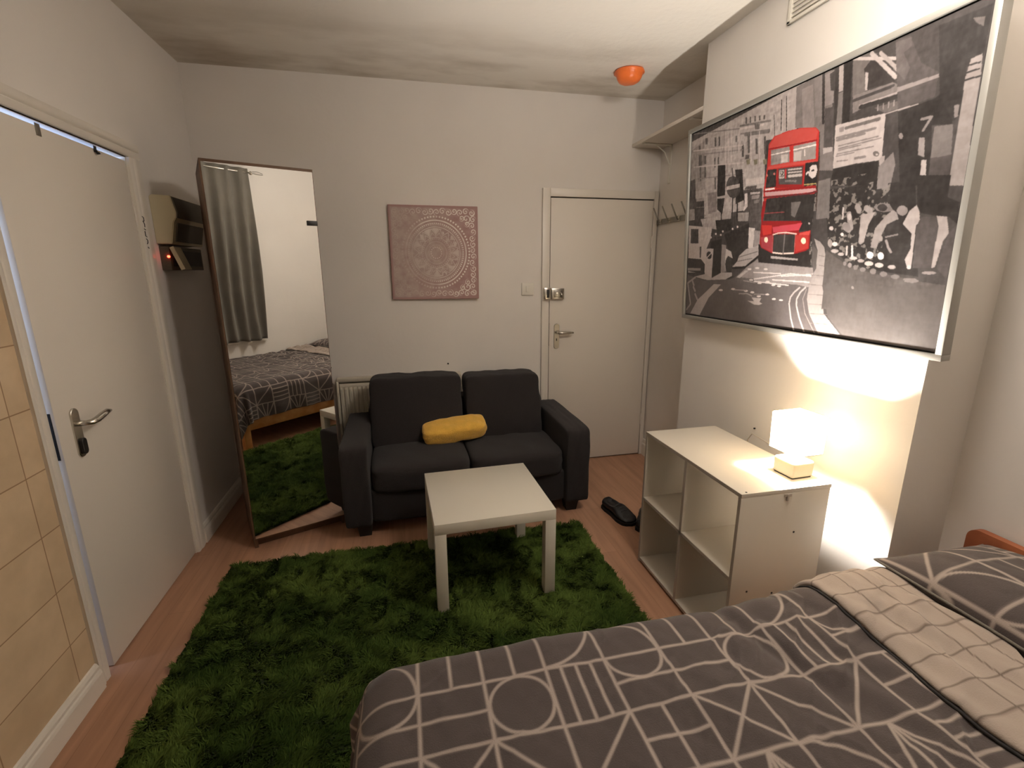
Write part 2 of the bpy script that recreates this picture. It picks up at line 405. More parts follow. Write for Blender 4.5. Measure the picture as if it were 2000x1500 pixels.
# lever handle on its back plate
def rounded_plate(name, c, w, h, t, axis, m, parent, r=None):
    """stadium plate; axis 'x' : lies in yz, thickness along +x ; axis 'y' : lies in xz, thickness along -y"""
    r = w / 2 if r is None else r
    pts = []
    for sx, sz, a0 in ((1, 1, 0), (-1, 1, 90), (-1, -1, 180), (1, -1, 270)):
        for k in range(7):
            a = math.radians(a0 + 15 * k); pts.append((sx * (w / 2 - r) + r * math.cos(a), sz * (h / 2 - r) + r * math.sin(a)))
    bm = bmesh.new(); P = lambda s, z, tt: (c[0] + tt, c[1] + s, c[2] + z) if axis == 'x' else (c[0] + s, c[1] - tt, c[2] + z)
    e = min(.002, t * .4)
    rings = [[bm.verts.new(P(s, z, 0)) for s, z in pts], [bm.verts.new(P(s, z, t - e)) for s, z in pts], [bm.verts.new(P(s * (1 - 2 * e / w), z * (1 - 2 * e / h), t)) for s, z in pts]]
    n = len(pts); fs = []
    for A, B in zip(rings, rings[1:]): fs += [bm.faces.new((A[i], A[(i + 1) % n], B[(i + 1) % n], B[i])) for i in range(n)]
    fs += [bm.faces.new(rings[0][::-1]), bm.faces.new(rings[-1])]
    bmesh.ops.recalc_face_normals(bm, faces=fs)
    o = from_bm(name, bm, m, parent); shade(o); return o
hy, hz = -1.468 + .778, .93
rounded_plate('handle_plate', (0, hy, hz), .042, .185, .007, 'x', M_chrome, d1)
tube('door_handle', [(.004, hy, hz + .035), (.035, hy, hz + .035), (.050, hy + .008, hz + .036), (.054, hy + .03, hz + .038), (.056, hy + .065, hz + .046), (.054, hy + .10, hz + .050), (.050, hy + .128, hz + .046)], [.011, .010, .011, .012, .012, .010, .005], M_chrome, d1, n=12, flat=.8)
rounded_plate('thumb_turn', (.006, hy + .004, hz - .052), .026, .062, .010, 'x', M_dark, d1)
# over-door hooks, marker scrawl on the casing
hk = thing('over_door_hook', 'small grey hook over the left door top, farther from the hinges', 'hook', (XL, -1.322, 1.99), group=None)
box('hook_strap', (.001, .003, -.012, .012, -.032, .008), M_steel, hk, bev=.0006)
hk2 = thing('over_door_hook', 'small black hook over the left door top near its hinges', 'hook', (XL, -1.002, 1.992))
box('hook_strap', (.001, .004, -.008, .008, -.016, .008), M_dark, hk2, bev=.0006)
tube('hook_tip', [(.004, 0, -.010), (.010, 0, -.020), (.016, 0, -.018)], .005, M_dark, hk2)
bm = bmesh.new()
Y0, X0_ = -.752, XL + .0165
for st in ([(0, 1.755), (.012, 1.752), (.012, 1.735), (0, 1.735)], [(0, 1.735), (.012, 1.722), (.010, 1.708)], [(0, 1.700), (.014, 1.696)], [(.002, 1.69), (.002, 1.668), (.014, 1.664)], [(.004, 1.655), (.016, 1.648), (.012, 1.636), (.002, 1.632)], [(.006, 1.618), (.016, 1.612)]):
    add_tube(bm, [(X0_, Y0 + a * .9, z) for a, z in st], .0017, n=6)
o = from_bm('marker_scrawl', bm, M_ink); tag(o, 'black marker scrawl down the casing of the left door', 'writing'); o['kind'] = 'structure'

# ---- back door: flat casing, flush leaf, rim lock, lever
bm = bmesh.new()
for b in ((1.062, 1.118, -.022, 0, 0, 2.062), (1.919, 1.952, -.022, 0, 0, 2.062), (1.1182, 1.9188, -.0215, 0, 2.006, 2.0615)): add_box(bm, *b, bev=.003)
o = struct(from_bm('trim_2', bm, M_trim)); shade(o)
d2 = bpy.data.objects.new('door_2', None); COL.objects.link(d2); d2.location = (1.118, 0, 0.006); d2['kind'] = 'structure'
box('door_leaf', (.005, .797, -.016, -.001, .003, 1.992), M_door, d2, bev=.0012)
box('door_reveal', (0, .801, -.004, -.0005, -.004, 2.0), M_shadowgap, d2, bev=0)
# rim lock: keep on the casing, case on the leaf, snib
lk = box('rim_lock', (.010, .108, -.044, -.014, 1.288, 1.366), M_chrome, d2, bev=.004)
box('lock_panel', (.028, .096, -.047, -.043, 1.300, 1.354), M_steel, lk, bev=.002)
tube('lock_snib', [(.080, -.046, 1.335), (.080, -.058, 1.332), (.086, -.062, 1.300)], .006, M_chrome, lk)
cyl('lock_button', (.050, -.046, 1.33), (.050, -.054, 1.33), .008, M_chrome, lk)
box('lock_keep', (-.050, .006, -.052, -.020, 1.285, 1.372), M_chrome, d2, bev=.006)
box('keep_slot', (-.030, -.010, -.0535, -.051, 1.300, 1.358), M_dark, d2, bev=.002)
rounded_plate('handle_plate', (.062, -.015, 1.010), .042, .190, .007, 'y', M_steel, d2)
tube('door_handle', [(.062, -.02, 1.040), (.062, -.055, 1.040), (.070, -.064, 1.040), (.095, -.066, 1.040), (.150, -.064, 1.040), (.182, -.056, 1.038)], [.011, .010, .011, .011, .011, .007], M_chrome, d2, n=12)
rounded_plate('keyhole', (.062, -.0225, .985), .008, .020, .0008, 'y', M_dark, d2)
box('latch_forend', (-.003, .004, -.0175, -.012, .94, 1.11), M_sole, d2, bev=.0005)
for z in (.262, 1.655):
    cyl('hinge', (.800, -.020, z), (.800, -.020, z + .085), .007, M_trim, d2)

# ---- light switch, screw holes, pipe strip
sw = thing('light_switch', 'square white light switch on the back wall, left of the door', 'light switch', (.957, 0, 1.368))
box('back_plate', (-.044, .044, -.010, 0, -.044, .044), M_plast, sw, bev=.003)
box('rocker', (-.013, .013, -.015, -.009, -.022, .022), M_plast, sw, bev=.002)
o = cyl('screw', (.361, 0, .842), (.361, -.006, .842), .006, M_ink); tag(o, 'dark screw head in the back wall above the sofa', 'screw')
o = cyl('screw', (1.7256, -1.513, .742), (1.719, -1.513, .742), .004, M_ink); tag(o, 'tiny dark screw in the chimney wall behind the shelf unit', 'screw')

# ---- vent near the ceiling on the chimney breast
v = thing('wall_vent', 'white louvred vent high on the right wall above the bus picture', 'vent', (XR, -1.63, 2.595))
bm = bmesh.new()
for b in ((-.012, 0, -.21, -.19, -.09, .072), (-.012, 0, .19, .21, -.09, .072), (-.012, 0, -.21, .21, -.09, -.076), (-.012, 0, -.21, .21, .058, .072)): add_box(bm, *b, bev=.003)
o = from_bm('vent_frame', bm, M_plast, v); shade(o)
bm = bmesh.new()
for i in range(8):
    z = -.068 + i * .0165
    vs = [bm.verts.new(p) for p in ((-.010, -.19, z), (-.010, .19, z), (-.002, .19, z + .010), (-.002, -.19, z + .010), (-.008, -.19, z - .001), (-.008, .19, z - .001), (0, .19, z + .009), (0, -.19, z + .009))]
    for f in ((0, 1, 2, 3), (7, 6, 5, 4), (0, 4, 5, 1), (3, 2, 6, 7)): bm.faces.new([vs[k] for k in f])
from_bm('louvres', bm, M_plast, v)

# ---- smoke alarm under an orange dust cover
s = thing('smoke_alarm', 'orange plastic covered smoke alarm on the ceiling near the back door', 'smoke alarm', (1.475, -.43, H))
def lathe(name, prof, m, parent, n=40, wob=0.0):
    bm = bmesh.new(); R = []
    for i, (r, z) in enumerate(prof):
        R.append([bm.verts.new(((r + wob * math.sin(5 * t + i) * (i / len(prof))) * math.cos(t), (r + wob * math.sin(5 * t + i)) * math.sin(t), z + wob * .6 * math.sin(7 * t + 2 * i) * (1 if i < 3 else 0))) for t in [2 * PI * k / n for k in range(n)]])
    fs = []
    for A, B in zip(R, R[1:]): fs += [bm.faces.new((A[k], A[(k + 1) % n], B[(k + 1) % n], B[k])) for k in range(n)]
    fs.append(bm.faces.new(R[-1])); 
    if prof[0][0] > 0: fs.append(bm.faces.new(R[0][::-1]))
    bmesh.ops.recalc_face_normals(bm, faces=fs)
    return from_bm(name, bm, m, parent, smooth=True)
lathe('alarm_base', [(.055, 0), (.055, -.02), (.04, -.03)], M_plast, s)
lathe('dust_cover', [(.078, 0), (.088, -.004), (.091, -.012), (.080, -.017), (.074, -.038), (.064, -.056), (.044, -.066), (.020, -.069)], M_orange, s, wob=.0025)

# ---- coat rack in the recess
cr = thing('coat_rack', 'steel coat rack with angled pegs in the recess beside the door', 'coat rack', (XA, -.26, 1.845))
box('rail', (-.014, 0, -.235, .245, -.017, .017), M_steel, cr, bev=.002)
for i, y in enumerate((.175, .055, -.065, -.185)):
    tube('peg', [(-.013, y, -.008), (-.030, y, -.004), (-.078, y + .004, .093)], [.006, .0055, .005], M_steel, cr)
    box('peg_collar', (-.020, -.012, y - .012, y + .012, -.016, .016), M_chrome, cr, bev=.002)

# ---- high shelf in the recess, on two brackets
hs = thing('wall_shelf', 'high white shelf filling the recess above the coat rack', 'shelf', ((XR + XA) / 2, YC / 2, 2.352))
box('shelf_board', (XR - 1.8428, XA - 1.8428 - .0005, YC - YC / 2 + .002, -YC / 2 - .002, 0, .022), M_door, hs, bev=.002)
for y in (-.135 - YC / 2, -.70 - YC / 2):
    bm = bmesh.new()
    add_box(bm, XA - 1.8428 - .006, XA - 1.8428 - .0005, y - .014, y + .014, -.255, 0, bev=.001); add_box(bm, XA - 1.8428 - .215, XA - 1.8428 - .001, y - .014, y + .014, -.006, -.0002, bev=.001)
    add_tube(bm, [(XA - 1.8428 - .005, y, -.13), (XA - 1.8428 - .05, y, -.05), (XA - 1.8428 - .12, y, -.005)], .004, n=8)
    o = from_bm('shelf_bracket', bm, M_plast, hs); shade(o)

# ---- curtain rail, curtain
ct = thing('curtain', 'grey gathered curtain hanging at the window behind the bed', 'curtain', (.27, YB, 2.54))
nu, nv = 220, 60
U, V = np.meshgrid(np.linspace(0, 1, nu), np.linspace(0, 1, nv), indexing='ij')
amp = .012 + .028 * np.clip((V - .18) * 2.5, 0, 1)
X = -.90 + 1.60 * U + .015 * np.sin(V * 5) - .03 * V * 0
X = X + np.clip(U - .96, 0, 1) * 0
Y = .085 + amp * np.sin(U * 2 * PI * 13 + 1.5 * np.sin(V * 3)) + .010 * np.sin(U * 47 + V * 6) + .006 * (noise2(U * 40, V * 26, 3) - .5) * (V < .25)
Z = .02 - V * 1.82 + .008 * np.sin(U * 33) * V
grid_obj('curtain_cloth', np.stack([X * 1.0 + .0, Y, Z], -1), M_curtain, ct)
o = ct.children[0]; sm = o.modifiers.new('thickness', 'SOLIDIFY'); sm.thickness = .003
tube('curtain_rod', [(-.95, .085, -.02), (.60, .085, -.02), (.71, .085, -.02)], .009, M_chrome, ct)
lathe('finial', [(.006, -.02), (.016, -.012), (.018, 0), (.012, .014), (.004, .02)], M_chrome, ct).location = (.73, .085, -.02)
for x in (-.85, .56):
    tube('rod_bracket', [(x, 0, -.02), (x, .085, -.02)], .006, M_chrome, ct)
bs = thing('curtain_hook', 'small dark wire tieback hook beside the curtain top', 'hook', (1.12, YB, 2.54))
tube('hook_wire', [(-.06, .0, .01), (-.03, .04, .012), (.03, .045, .0), (.05, .02, -.01), (.0, .012, -.012), (-.05, 0, -.004)], .003, M_steel, bs, n=8)

# ================================================================== WARDROBE WITH MIRROR DOOR
wa = math.atan2(.366, .9306)
wd = thing('wardrobe', 'tall narrow wooden wardrobe with a full mirror front, angled in the corner', 'wardrobe', (-.807, -.8175, 0), wa)
Ww, Wd_, Wh = .492, .44, 2.008
box('side_panel', (0, .018, .016, Wd_, 0, Wh - .001), M_oak, wd, bev=.0015)
box('side_panel', (Ww - .018, Ww, .016, Wd_, 0, Wh - .001), M_oak, wd, bev=.0015)
box('top_panel', (0, Ww, .016, Wd_, Wh - .019, Wh), M_oak, wd, bev=.001)
box('back_panel', (.018, Ww - .018, Wd_ - .006, Wd_, .05, Wh - .02), M_oak, wd, bev=0)
box('bottom_panel', (.018, Ww - .018, .018, Wd_ - .006, .05, .066), M_oak, wd, bev=0)
box('plinth', (.018, Ww - .018, .05, .064, 0, .05), M_oak, wd, bev=0)
dr = box('mirror_door', (0, Ww, -.002, .015, .058, Wh), M_oak, wd, bev=.0012)
box('mirror_pane', (.007, Ww - .003, -.005, -.0022, .066, Wh - .014), M_mirror, dr, bev=0)
box('door_handle', (Ww - .052, Ww - .001, -.013, -.0052, 1.733, 1.757), M_dark, dr, bev=.001).__setitem__('label', 'black edge pull handle')
for z in (.878, .973): cyl('door_buffer', (Ww + .000, .006, z), (Ww + .003, .006, z), .004, M_ink, dr)

# ================================================================== FUSE BOX AND METER
fb = thing('fuse_box', 'cream plastic fuse box with a dark window on the left wall beside the wardrobe', 'fuse box', (XL, -.44, 1.64))
def extr(name, prof, y0, y1, m, parent, bev=0.0):
    bm = bmesh.new(); A = [bm.verts.new((x, y0, z)) for x, z in prof]; B = [bm.verts.new((x, y1, z)) for x, z in prof]; n = len(prof)
    fs = [bm.faces.new((A[i], A[(i + 1) % n], B[(i + 1) % n], B[i])) for i in range(n)] + [bm.faces.new(A[::-1]), bm.faces.new(B)]
    bmesh.ops.recalc_face_normals(bm, faces=fs)
    if bev: bmesh.ops.bevel(bm, geom=bm.edges[:], offset=bev, segments=2, affect='EDGES')
    o = from_bm(name, bm, m, parent); shade(o); return o
extr('casing', [(0, 0), (.070, 0), (.092, .105), (.104, .122), (.108, .150), (.092, .228), (.012, .232), (0, .225)], -.18, .20, M_cream, fb, bev=.003)
extr('lid_window', [(.074, .012), (.080, .012), (.099, .100), (.093, .104)], -.15, .17, M_grey, fb)
extr('lid', [(.094, .225), (.100, .222), (.114, .150), (.109, .124), (.104, .124), (.107, .150)], -.175, .195, M_grey, fb)
mt = thing('electricity_meter', 'small meter with a glowing red light under the fuse box', 'meter', (XL, -.40, 1.51))
box('meter_case', (0, .045, -.205, .20, 0, .118), M_grey, mt, bev=.003)
box('meter_window', (.044, .050, -.18, .17, .02, .10), M_dark, mt, bev=.001)
cyl('red_light', (.040, -.206, .068), (.040, -.212, .068), .006, M_red, mt)
cd = thing('paper_card', 'tilted pale card tucked below the fuse box', 'card', (XL + .062, -.615, 1.625))
bm = bmesh.new(); add_box(bm, -.0015, .0015, 0, .10, -.118, 0, bev=0); 
add_box(bm, -.010, .010, -.0025, 0, -.118, 0)
o = from_bm('card_sheet', bm, M_cream, cd); o.rotation_euler = (0, math.radians(-19), 0)

# ================================================================== RADIATOR
rd = thing('radiator', 'cream panel radiator on the back wall behind the sofa', 'radiator', (.02, -.05, .16))
nr = 28; w_ = .86; bm = bmesh.new()
prof = []
for i in range(nr):
    x = -w_ / 2 + .015 + i * (w_ - .03) / nr; s_ = (w_ - .03) / nr
    prof += [(x, 0), (x + s_ * .2, -.009), (x + s_ * .55, -.009), (x + s_ * .75, 0)]
prof.append((w_ / 2 - .015, 0))
rows = [(0.02, 1), (.05, 1), (.07, 1), (.56, 1), (.58, 1), (.60, 0)]
Z = [.02, .045, .06, .545, .56, .585]; D = [0, 0, 1, 1, 0, 0]
vv = [[bm.verts.new((x, -.012 + d * y, z)) for x, y in prof] for z, d in zip(Z, D)]
for A, B in zip(vv, vv[1:]):
    for i in range(len(A) - 1): bm.faces.new((A[i], A[i + 1], B[i + 1], B[i]))
bmesh.ops.recalc_face_normals(bm, faces=bm.faces[:])
o = from_bm('front_panel', bm, M_rad, rd); shade(o, .3); o.modifiers.new('t', 'SOLIDIFY').thickness = .003
box('back_plate', (-w_ / 2, w_ / 2, .010, .045, .02, .59), M_rad, rd, bev=.004)
box('top_grille', (-w_ / 2, w_ / 2, -.016, .045, .595, .622), M_rad, rd, bev=.006)
box('side_cover', (-w_ / 2 - .004, -w_ / 2 + .012, -.016, .045, .02, .60), M_rad, rd, bev=.003)
box('side_cover', (w_ / 2 - .012, w_ / 2 + .004, -.016, .045, .02, .60), M_rad, rd, bev=.003)
for x in (-w_ / 2 + .05, w_ / 2 - .05): cyl('pipe', (x, .02, -.16), (x, .02, .03), .0075, M_rad, rd)

# ================================================================== SOFA
sf = thing('sofa', 'charcoal fabric two-seater sofa against the back wall', 'sofa', (.405, -.475, 0), math.radians(.9))
hw = .735; F = -.385; B_ = .355
aw = .155
soft_box('arm', (-hw, -hw + aw, F, B_, .075, .565), M_sofa, sf, p=16, n=18, puff=(.01, 0, .015), seed=1, wr=.002)
soft_box('arm', (hw - aw, hw, F, B_, .075, .565), M_sofa, sf, p=16, n=18, puff=(.01, 0, .015), seed=4, wr=.002)
soft_box('back_frame', (-hw + aw - .02, hw - aw + .02, .20, B_, .10, .66), M_sofa, sf, p=14, n=14)
soft_box('front_base', (-hw + aw - .015, hw - aw + .015, F + .035, .25, .085, .29), M_sofa, sf, p=20, n=12)
ix = hw - aw
soft_box('seat_cushion', (-ix + .002, -.004, F + .005, .15, .265, .43), M_sofa, sf, p=7, n=20, puff=(0, .02, .10), seed=2, wr=.003)
soft_box('seat_cushion', (.004, ix - .002, F + .005, .15, .265, .43), M_sofa, sf, p=7, n=20, puff=(0, .02, .10), seed=5, wr=.003)
soft_box('back_cushion', (-ix + .00, .005, .045, .235, .40, .835), M_sofa, sf, p=13, n=20, puff=(0, .28, .015), seed=3, wr=.004, shear=(.25, .015))
soft_box('back_cushion', (.035, ix - .035, .045, .235, .40, .820), M_sofa, sf, p=13, n=20, puff=(0, .28, .015), seed=7, wr=.004, shear=(.25, -.01))
for x in (-hw + .06, hw - .14):
    for y in (F + .05, B_ - .12):
        bm = bmesh.new(); A = [bm.verts.new((x + a, y + b, .085)) for a, b in ((0, 0), (.09, 0), (.09, .09), (0, .09))]; Bv = [bm.verts.new((x + .012 + a, y + .012 + b, 0)) for a, b in ((0, 0), (.066, 0), (.066, .066), (0, .066))]
        for i in range(4): bm.faces.new((A[i], A[(i + 1) % 4], Bv[(i + 1) % 4], Bv[i]))
        bm.faces.new(A); bm.faces.new(Bv[::-1]); bmesh.ops.recalc_face_normals(bm, faces=bm.faces[:])
        from_bm('leg', bm, M_sofaleg, sf)

# mustard cushion lying on the seat
o = soft_box('mustard_cushion', (-.205, .205, -.075, .075, -.058, .058), M_yellow, None, p=4.6, n=22, puff=(.0, .06, .10), seed=9, wr=.003)
o.location = (.345, -.50, .506); o.rotation_euler = (math.radians(22), math.radians(-4.5), math.radians(3))
tag(o, 'small mustard yellow cushion lying folded on the charcoal sofa', 'cushion')

# ================================================================== SIDE TABLE
tb = thing('side_table', 'square white side table standing on the green rug', 'table', (.4107, -1.2838, .012), .0323)
box('tabletop', (-.275, .275, -.275, .275, .388, .438), M_table, tb, bev=.0018)
for sx in (-1, 1):
    for sy in (-1, 1):
        x = sx * .25; y = sy * .25
        box('leg', (x - .0248, x + .0248, y - .0248, y + .0248, 0, .388), M_table, tb, bev=.0015)

# ================================================================== RUG
rg = thing('shaggy_rug', 'deep green shaggy rug on the laminate floor in front of the sofa', 'rug', (.075, -1.64, 0))
RX, RY = .955, .675
box('rug_backing', (-RX, RX, -RY, RY, .0005, .010), mat('rug_backing_green', srgb(34, 46, 16), .95), rg, bev=.002)
rng = np.random.RandomState(5)
NB = 150000
bx = rng.uniform(-RX, RX, NB); by = rng.uniform(-RY, RY, NB)
n1 = noise2(bx * 16 + 20, by * 16 + 20, 11, 3); n2_ = noise2(bx * 16 + 50, by * 16 + 9, 12, 3); n3 = noise2(bx * 5 + 30, by * 5 + 30, 13, 3); n4 = noise2(bx * 28 + 3, by * 28 + 5, 17, 2)
ln = (.022 + .014 * rng.rand(NB)) * (.65 + .9 * n4)
ang = (n1 - .5) * 9 + (n2_ - .5) * 7 + rng.normal(0, .35, NB)
lean = .55 + .9 * n2_ + rng.normal(0, .15, NB)
dx, dy = np.cos(ang) * np.sin(lean), np.sin(ang) * np.sin(lean); dz = np.cos(lean)
wv = .0016 + .0010 * rng.rand(NB)
pa = ang + PI / 2 + rng.normal(0, .5, NB); wx, wy = np.cos(pa) * wv, np.sin(pa) * wv
base = np.stack([bx, by, np.full(NB, .008)], -1); D1 = np.stack([dx * .35, dy * .35, dz * .9 + .25], -1) * (ln * .55)[:, None]; D2 = np.stack([dx, dy, dz * .55], -1) * ln[:, None]
Wv = np.stack([wx, wy, np.zeros(NB)], -1)
P = np.stack([base - Wv, base + Wv, base + D1 + Wv * .9, base + D1 - Wv * .9, base + D1 + D2 * .62], 1)   # 5 verts a tuft
me = bpy.data.meshes.new('rug_pile'); me.vertices.add(NB * 5); me.vertices.foreach_set('co', P.reshape(-1).astype(np.float32))
k = (np.arange(NB) * 5)[:, None]; lv = np.concatenate([k + np.array([[0, 1, 2, 3]]), k + np.array([[3, 2, 4]])], 1).reshape(-1)
me.loops.add(lv.size); me.loops.foreach_set('vertex_index', lv.astype(np.int32))
ls = (np.arange(NB) * 7)[:, None] + np.array([[0, 4]]); me.polygons.add(NB * 2); me.polygons.foreach_set('loop_start', ls.reshape(-1).astype(np.int32))
me.update(); me.validate()
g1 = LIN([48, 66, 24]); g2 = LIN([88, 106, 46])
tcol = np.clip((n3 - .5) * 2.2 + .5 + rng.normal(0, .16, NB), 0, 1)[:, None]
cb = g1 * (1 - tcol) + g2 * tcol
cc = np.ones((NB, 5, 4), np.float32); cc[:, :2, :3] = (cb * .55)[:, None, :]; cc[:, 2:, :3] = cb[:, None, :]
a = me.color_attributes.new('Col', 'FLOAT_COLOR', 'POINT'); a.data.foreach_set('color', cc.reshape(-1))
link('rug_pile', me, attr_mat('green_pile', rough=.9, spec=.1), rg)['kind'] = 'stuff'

# ================================================================== SHELF UNIT
cu = thing('shelf_unit', 'low white cube shelf unit with four open compartments beside the bed', 'shelf unit', (1.405, -1.728, 0))
cw, cl, chh, tk = .192, .349, .722, .016
box('top_panel', (-cw, cw + .004, -cl, cl, chh - tk, chh), M_white, cu, bev=.0012)
for y in (-cl, cl - tk): box('side_panel', (-cw, cw, y, y + tk, 0, chh - tk), M_white, cu, bev=.001)
box('bottom_panel', (-cw, cw, -cl + tk, cl - tk, .012, .012 + tk), M_white, cu, bev=.001)
dv = box('divider', (-cw + .001, cw, -tk / 2, tk / 2, .028, chh - tk), M_white, cu, bev=.001)
for (y0, y1) in ((-cl + tk, -tk / 2), (tk / 2, cl - tk)): box('shelf_board', (-cw + .001, cw, y0, y1, .358, .358 + tk), M_white, cu, bev=.001)
# unpainted edges show as a darker band
bm = bmesh.new()
e = .0006
for b in ((-cw - e, -cw + .0001, -cl, cl, chh - tk + .001, chh - .001), (-cw - e, -cw + .0001, -cl + .001, -cl + tk - .001, 0, chh - tk), (-cw - e, -cw + .0001, cl - tk + .001, cl - .001, 0, chh - tk), (-cw - e, -cw + .0012, -tk / 2, tk / 2, .028, chh - tk), (-cw - e, -cw + .0012, -cl + tk, cl - tk, .359, .357 + tk), (-cw - e, -cw + .0012, -cl + tk, cl - tk, .013, .027)): add_box(bm, *b)
from_bm('edge_band', bm, M_edge, cu)
for (x, z) in ((-.12, .31), (-.005, .285), (.115, .30), (.055, .54), (-.02, .05), (.14, .08)): cyl('screw_hole', (x, -cl - .0008, z), (x, -cl + .001, z), .0042, M_ink, cu, n=12)
for (x, y) in ((-.165, -cl + .012), (.165, -cl + .012)): cyl('screw_hole', (x, y, chh + .0008), (x, y, chh - .001), .004, M_ink, cu, n=12)
bm = bmesh.new(); add_box(bm, -.012, .020, -cl - .004, -cl, chh - .030, chh - .018, bev=.001); add_box(bm, .000, .008, -cl - .006, -cl, chh - .046, chh - .020, bev=.001)
from_bm('bracket_remnant', bm, M_edge, cu)

# ================================================================== LAMP
LX, LY, LZ = 1.527, -1.965, .7225
lp = thing('table_lamp', 'small lit table lamp with a square white shade on the cube shelf unit', 'lamp', (LX, LY, LZ), math.radians(2))
box('lamp_base', (-.050, .050, -.050, .050, .002, .066), M_lampbase, lp, bev=.010, seg=4)
box('foot_pad', (-.044, .044, -.044, .044, 0, .004), M_ink, lp, bev=0)
cyl('stem', (0, 0, .062), (0, 0, .120), .009, M_lampbase, lp)
bm = bmesh.new()
s0, s1, z0, z1, th = .0635, .0665, .098, .243, .0012
def sq(s, z): return [bm.verts.new((a * s, b * s, z)) for a, b in ((-1, -1), (1, -1), (1, 1), (-1, 1))]
A, B2, Cv, Dv = sq(s0, z0), sq(s1, z1), sq(s1 - th, z1), sq(s0 - th, z0)
for P0, P1 in ((A, B2), (B2, Cv), (Cv, Dv), (Dv, A)):
    for i in range(4): bm.faces.new((P0[i], P0[(i + 1) % 4], P1[(i + 1) % 4], P1[i]))
bmesh.ops.recalc_face_normals(bm, faces=bm.faces[:])
from_bm('lamp_shade', bm, M_shade, lp)
for s_, z_ in ((s0, z0), (s1, z1)):
    tube('shade_wire', [(-s_, -s_, z_), (s_, -s_, z_), (s_, s_, z_), (-s_, s_, z_), (-s_, -s_ + .001, z_)], .0013, M_edge, lp, n=6)
bm = bmesh.new(); bmesh.ops.create_uvsphere(bm, u_segments=16, v_segments=10, radius=.021)
for v_ in bm.verts: v_.co.z = v_.co.z * 1.15 + .176
from_bm('bulb', bm, M_bulb, lp, smooth=True)
cyl('bulb_holder', (0, 0, .118), (0, 0, .156), .013, M_plast, lp)
tube('lamp_cord', [(.05, .02, .012), (.085, .06, .006), (.135, .20, .004), (.178, .42, .004), (.188, .455, -.04), (.190, .44, -.25), (.185, .46, -.70)], .0028, M_cord, lp, n=8)

# ================================================================== SHOES
def shoe(name, label, loc, rz, grp=None):
    t = thing(name, label, 'shoe', loc, rz, grp)
    L_ = .275; st = np.linspace(0, 1, 22); bm = bmesh.new(); rings = []
    for s_ in st:
        wid = np.interp(s_, [0, .05, .2, .45, .7, .88, .97, 1], [.016, .039, .045, .046, .057, .054, .034, .008])
        hgt = np.interp(s_, [0, .04, .15, .32, .5, .62, .8, .93, 1], [.035, .070, .078, .080, .088, .072, .050, .040, .022])
        op = np.interp(s_, [0, .06, .12, .40, .52, .6], [0, 0, .9, .9, .25, 0])
        off = .006 * math.sin(s_ * PI)
        ring = []
        for k in range(20):
            a = 2 * PI * k / 20 - PI / 2
            cx_ = math.cos(a); sz = math.sin(a)
            z = .016 + (hgt - .016) * (.5 + .5 * sz); x = wid * np.sign(cx_) * abs(cx_) ** .75
            if sz > .55: z -= op * .035 * (sz - .55) / .45; x *= (1 - .15 * op)
            ring.append(bm.verts.new((x + off, s_ * L_ - L_ / 2, z)))
        rings.append(ring)
    for A, B in zip(rings, rings[1:]):
        for k in range(20): bm.faces.new((A[k], A[(k + 1) % 20], B[(k + 1) % 20], B[k]))
    bm.faces.new(rings[0][::-1]); bm.faces.new(rings[-1]); bmesh.ops.recalc_face_normals(bm, faces=bm.faces[:])
    from_bm('upper', bm, M_shoe, t, smooth=True)
    bm = bmesh.new(); R = []
    for s_ in np.linspace(0, 1, 20):
        wid = np.interp(s_, [0, .05, .2, .45, .7, .88, .97, 1], [.018, .041, .047, .046, .060, .057, .036, .010])
        R.append([bm.verts.new((q * wid + .006 * math.sin(s_ * PI), (s_ - .5) * (L_ + .008), z)) for q, z in ((-1, 0), (1, 0), (1, .020), (-1, .020))])
    for A, B in zip(R, R[1:]):
        for k in range(4): bm.faces.new((A[k], A[(k + 1) % 4], B[(k + 1) % 4], B[k]))
    bm.faces.new(R[0][::-1]); bm.faces.new(R[-1]); bmesh.ops.recalc_face_normals(bm, faces=bm.faces[:])
    from_bm('sole', bm, M_sole, t)
    for i, y in enumerate((.005, .03, .055)):
        tube('strap', [(-.047 + .006, y, .048 - i * .004), (-.02 + .006, y, .078 - i * .008), (.006, y, .084 - i * .010), (.026, y, .078 - i * .008), (.053, y, .048 - i * .004)], .0035, M_shoe2, t, n=6)
    return t
shoe('shoe', 'black shoe lying on the bare floor left of the shelf unit', (1.315, -.925, .0005), math.radians(193))
shoe('shoe', 'black shoe mostly hidden behind the shelf unit', (1.445, -1.03, .0005), math.radians(-38))

# ================================================================== BED
BX0, BX1, BY0, BY1 = -.085, 1.925, -3.76, -2.355
bd = thing('bed', 'low pine slatted double bed frame with mattress in the near right corner', 'bed', (BX0, BY1, 0))
def bb(name, x0, x1, y0, y1, z0, z1, m, bev=.003): return box(name, (x0 - BX0, x1 - BX0, y0 - BY1, y1 - BY1, z0, z1), m, bd, bev=bev)
for y0 in (BY1 - .055, BY0):
    bb('leg', BX0 + .012, BX0 + .070, y0, y0 + .055, 0, .245, M_pine)
    bb('leg', BX1 - .075, BX1 - .005, y0, y0 + .055, 0, .30, M_headb)
for y0 in (BY1 - .045, BY0 + .005): bb('side_rail', BX0, BX1 - .03, y0, y0 + .038, .17, .262, M_pine)
bb('foot_rail', BX0 - .002, BX0 + .026, BY0, BY1, .17, .262, M_pine)
for i in range(11): bb('slat', .05 + i * .175, .13 + i * .175, BY0 + .04, BY1 - .045, .225, .243, M_pine, .002)
bb('mattress', .015, BX1 - .05, BY0 + .01, BY1 - .03, .245, .49, M_matt, .03)
